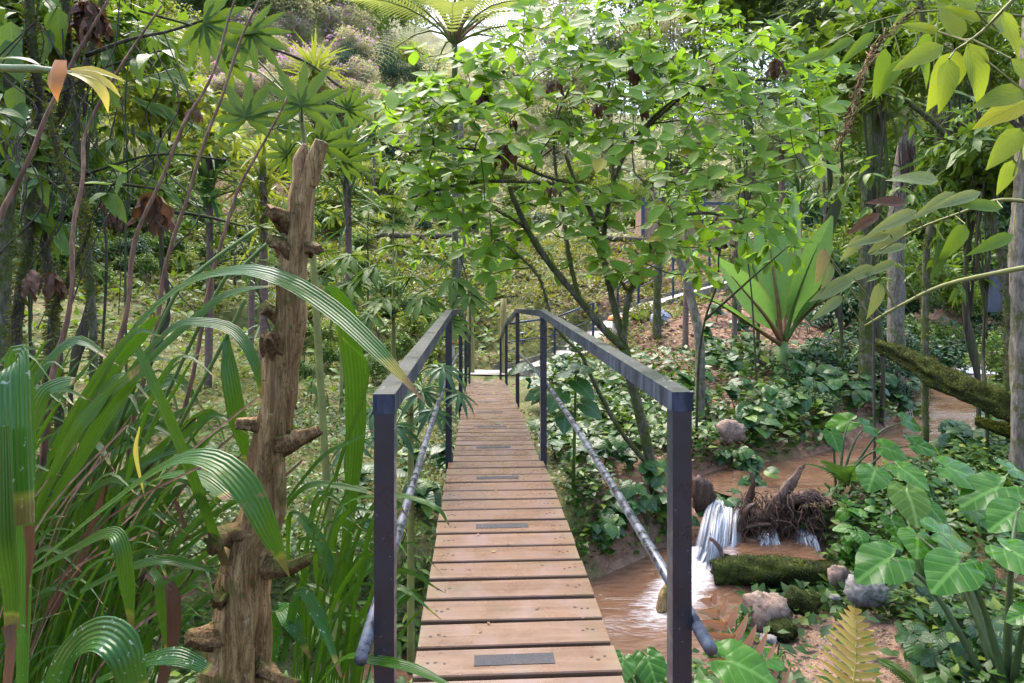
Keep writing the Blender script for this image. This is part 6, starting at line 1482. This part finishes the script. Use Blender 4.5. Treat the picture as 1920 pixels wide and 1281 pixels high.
cover('undergrowth', 150000, (.6, 11), (3.0, 14), 'cover_dark', .125, 4, 'dense dark green undergrowth on the right bank', lambda x, y: patch(x * 1.3, y * 1.3, .1) * np.where(np.hypot((x - 2.35) / .62, (y - 4.45) / .72) < 1, .06, 1) * np.where(y > 10, .35, 1) * (x < y * .9), .55, .8, .26)
cover('undergrowth', 52000, (-3.5, .6), (3.0, 9.5), 'cover_dark', .065, 5, 'dark green undergrowth along the left gully edge', lambda x, y: np.where(y < 6.0, 1., .55) * patch(x * 1.5, y * 1.5, .2), .5, .8, .14)
cover('leaf_litter', 9000, (.8, 4.5), (3.2, 6.2), 'litter', .036, 6, 'scattered small fallen leaves on the sand', lambda x, y: patch(x * 2, y * 2, .1) * .6, .5, .2, .01)
cover('grass', 50000, (-40, 40), (32, 75), 'bush_haze_tint', .16, 7, 'pale scrubby ground cover on the far hillside', lambda x, y: np.where((x < -7.5) & (x > -16) & (y < 40), .05, 1) * (np.abs(x) < y * .85), .4, 1.0, .05)
cover('weeds', 12000, (-12, -.3), (5, 26), 'bush_mid', .13, 8, 'scattered broader green weeds on the mossy slope', lambda x, y: patch(x * .6, y * .6, .05) * (np.abs(x) < y * .9), .45, .9, .12)
cover('leaf_litter', 14000, (-12, 3), (4.6, 28), 'litter', .06, 9, 'brown fallen leaves on the mossy left slope', lambda x, y: patch(y * .7, x * .7, .1) * (np.abs(x) < y * .9), .5, .3, .05)
cover('undergrowth', 40000, (-3.5, .2), (1.2, 5.0), 'cover_dark', .07, 10, 'dark undergrowth below the palm grass', None, .5, .8, .2)
def tufts(o, n, ls, seed, mat='moss_leaf', zmin=-.2, name='moss', wl=.4):
    """short moss blades standing on an object's skin"""
    g = np.random.default_rng(seed); me = o.data; tri = []
    me.calc_loop_triangles(); T = np.array([t.vertices[:] for t in me.loop_triangles]); V = np.array([v.co[:] for v in me.vertices]); A, B, C = V[T[:, 0]], V[T[:, 1]], V[T[:, 2]]
    nn = np.cross(B - A, C - A); ar = np.linalg.norm(nn, axis=1); nn /= ar[:, None] + 1e-9; wgt = ar * (nn[:, 2] > zmin); k = g.choice(len(T), n, p=wgt / wgt.sum())
    u, v = g.uniform(0, 1, n), g.uniform(0, 1, n); f = u + v > 1; u[f], v[f] = 1 - u[f], 1 - v[f]
    p = A[k] + (B[k] - A[k]) * u[:, None] + (C[k] - A[k]) * v[:, None]; d = nn[k] + rand_dirs(n, -1, 1, g) * .9
    base = ([(0,0,0),(-wl/2,.5,.05),(wl/2,.5,.05),(0,1,-.1)], [(0,2,1),(1,2,3)], [(.5,0),(0,.5),(1,.5),(.5,1)])
    c = link(name, scatter_mesh(name, base, p, d, rand_dirs(n, -1, 1, g), ls * g.uniform(.5, 1.4, n)), o if o.parent is None or o.parent.parent is None else o.parent, M[mat]); c['kind'] = 'stuff'; return c
for o_ in list(bpy.data.objects):
    if o_.type != 'MESH' or o_.parent is not None: continue
    if o_.name.startswith('fallen_log'): tufts(o_, 7000, .026, 1)
    elif o_.name.startswith('mossy_ledge'): tufts(o_, 3500, .018, 2)
    elif o_.name.startswith('rock') and o_.data.materials[0] is M['moss']: tufts(o_, 1000, .012, 3)
for o_ in list(bt.children):
    if o_.name.startswith(('limb', 'trunk')): tufts(o_, 900, .022, 4, zmin=-.6)
for o_ in list(bpy.data.objects):
    if o_.name.startswith('mossy_tree'):
        for c_ in list(o_.children):
            if c_.name.startswith('trunk') and c_.data.materials[0] in (M['mossbark'], M['mossbark_dark']): tufts(c_, 1800, .04, 5, zmin=-1.1)
tufts([c for c in trunk.children if c.name.startswith('trunk')][0], 700, .012, 6, zmin=-1.1)
# a few small plants rooted on the log and ledge
# pebbles on the sand
g_ = np.random.default_rng(12); n_ = 1500; x_ = g_.normal(2.3, .35, n_); y_ = g_.normal(4.7, .35, n_); z_ = height(x_, y_) + EYE
bv = [(1,0,0),(-1,0,0),(0,1,0),(0,-1,0),(0,0,.7),(0,0,-.7)]; bf = [(0,2,4),(2,1,4),(1,3,4),(3,0,4),(2,0,5),(1,2,5),(3,1,5),(0,3,5)]
o = link('pebbles', scatter_mesh('pebbles', (bv, bf, [(.5, .5)] * 6), np.stack([x_, y_, z_], 1), rand_dirs(n_, -.2, .2, g_), np.tile([0, 0, 1.], (n_, 1)), g_.uniform(.003, .012, n_)), None, M['rock']); tag(o, 'small pale pebbles scattered on the sand', 'pebbles', kind='stuff')
# small debris on the planks
g_ = np.random.default_rng(5); n_ = 260; s_ = 2.0 + 12 * g_.uniform(0, 1, n_) ** .8; u_ = g_.uniform(-.31, .31, n_); a_ = g_.uniform(0, 6.28, n_)
bx_ = [(0,0,0),(-.2,.5,.04),(.2,.5,.04),(0,1,.0)]
me = scatter_mesh('deck_litter', (bx_, [(0,2,1),(1,2,3)], [(.5,0),(0,.5),(1,.5),(.5,1)]), np.stack([u_, s_, np.array([deck(q) for q in s_]) + .006], 1), np.stack([np.cos(a_), np.sin(a_), np.zeros(n_)], 1), np.tile([0, 0, 1.], (n_, 1)), g_.uniform(.006, .032, n_))
o = link('deck_litter', me, None, M['litter'], Matrix.Translation(bridge.location) @ Matrix.Rotation(BR, 4, 'Z')); tag(o, 'tiny leaf scraps scattered over the bridge planks', 'litter', kind='stuff')
# fallen leaves on the deck
fl = []
for px, s_, du, mat in ((0, 8.9, .1, 'bract_leaf'), (0, 10.2, -.1, 'bract_leaf'), (0, 10.8, .12, 'bract_leaf'), (0, 11.2, -.02, 'bract_leaf'), (0, 6.3, .02, 'wetpale'), (0, 11.6, .2, 'bract_leaf'), (0, 12.0, -.18, 'bract_leaf')):
    Mx = Matrix.Translation(bridge.location) @ Matrix.Rotation(BR, 4, 'Z'); p = Mx @ Vector((du, s_, deck(s_) + .008)); a = rk.uniform(0, 6.28)
    o = link('fallen_leaf', rk.choice(LM['oblong']), None, M[mat], orient(p, (math.cos(a), math.sin(a), .02), (0, 0, 1), .14)); o['category'] = 'leaf'; fl.append(o)
fl.sort(key=lambda o: o.matrix_basis.translation.y)
for i, o in enumerate(fl):
    o['label'] = ('nearest', 'second nearest', 'third nearest', 'fourth nearest', 'third farthest', 'second farthest', 'farthest')[i] + ' of the pale fallen leaves lying on the bridge planks'; o['group'] = 'fallen leaves on the planks'
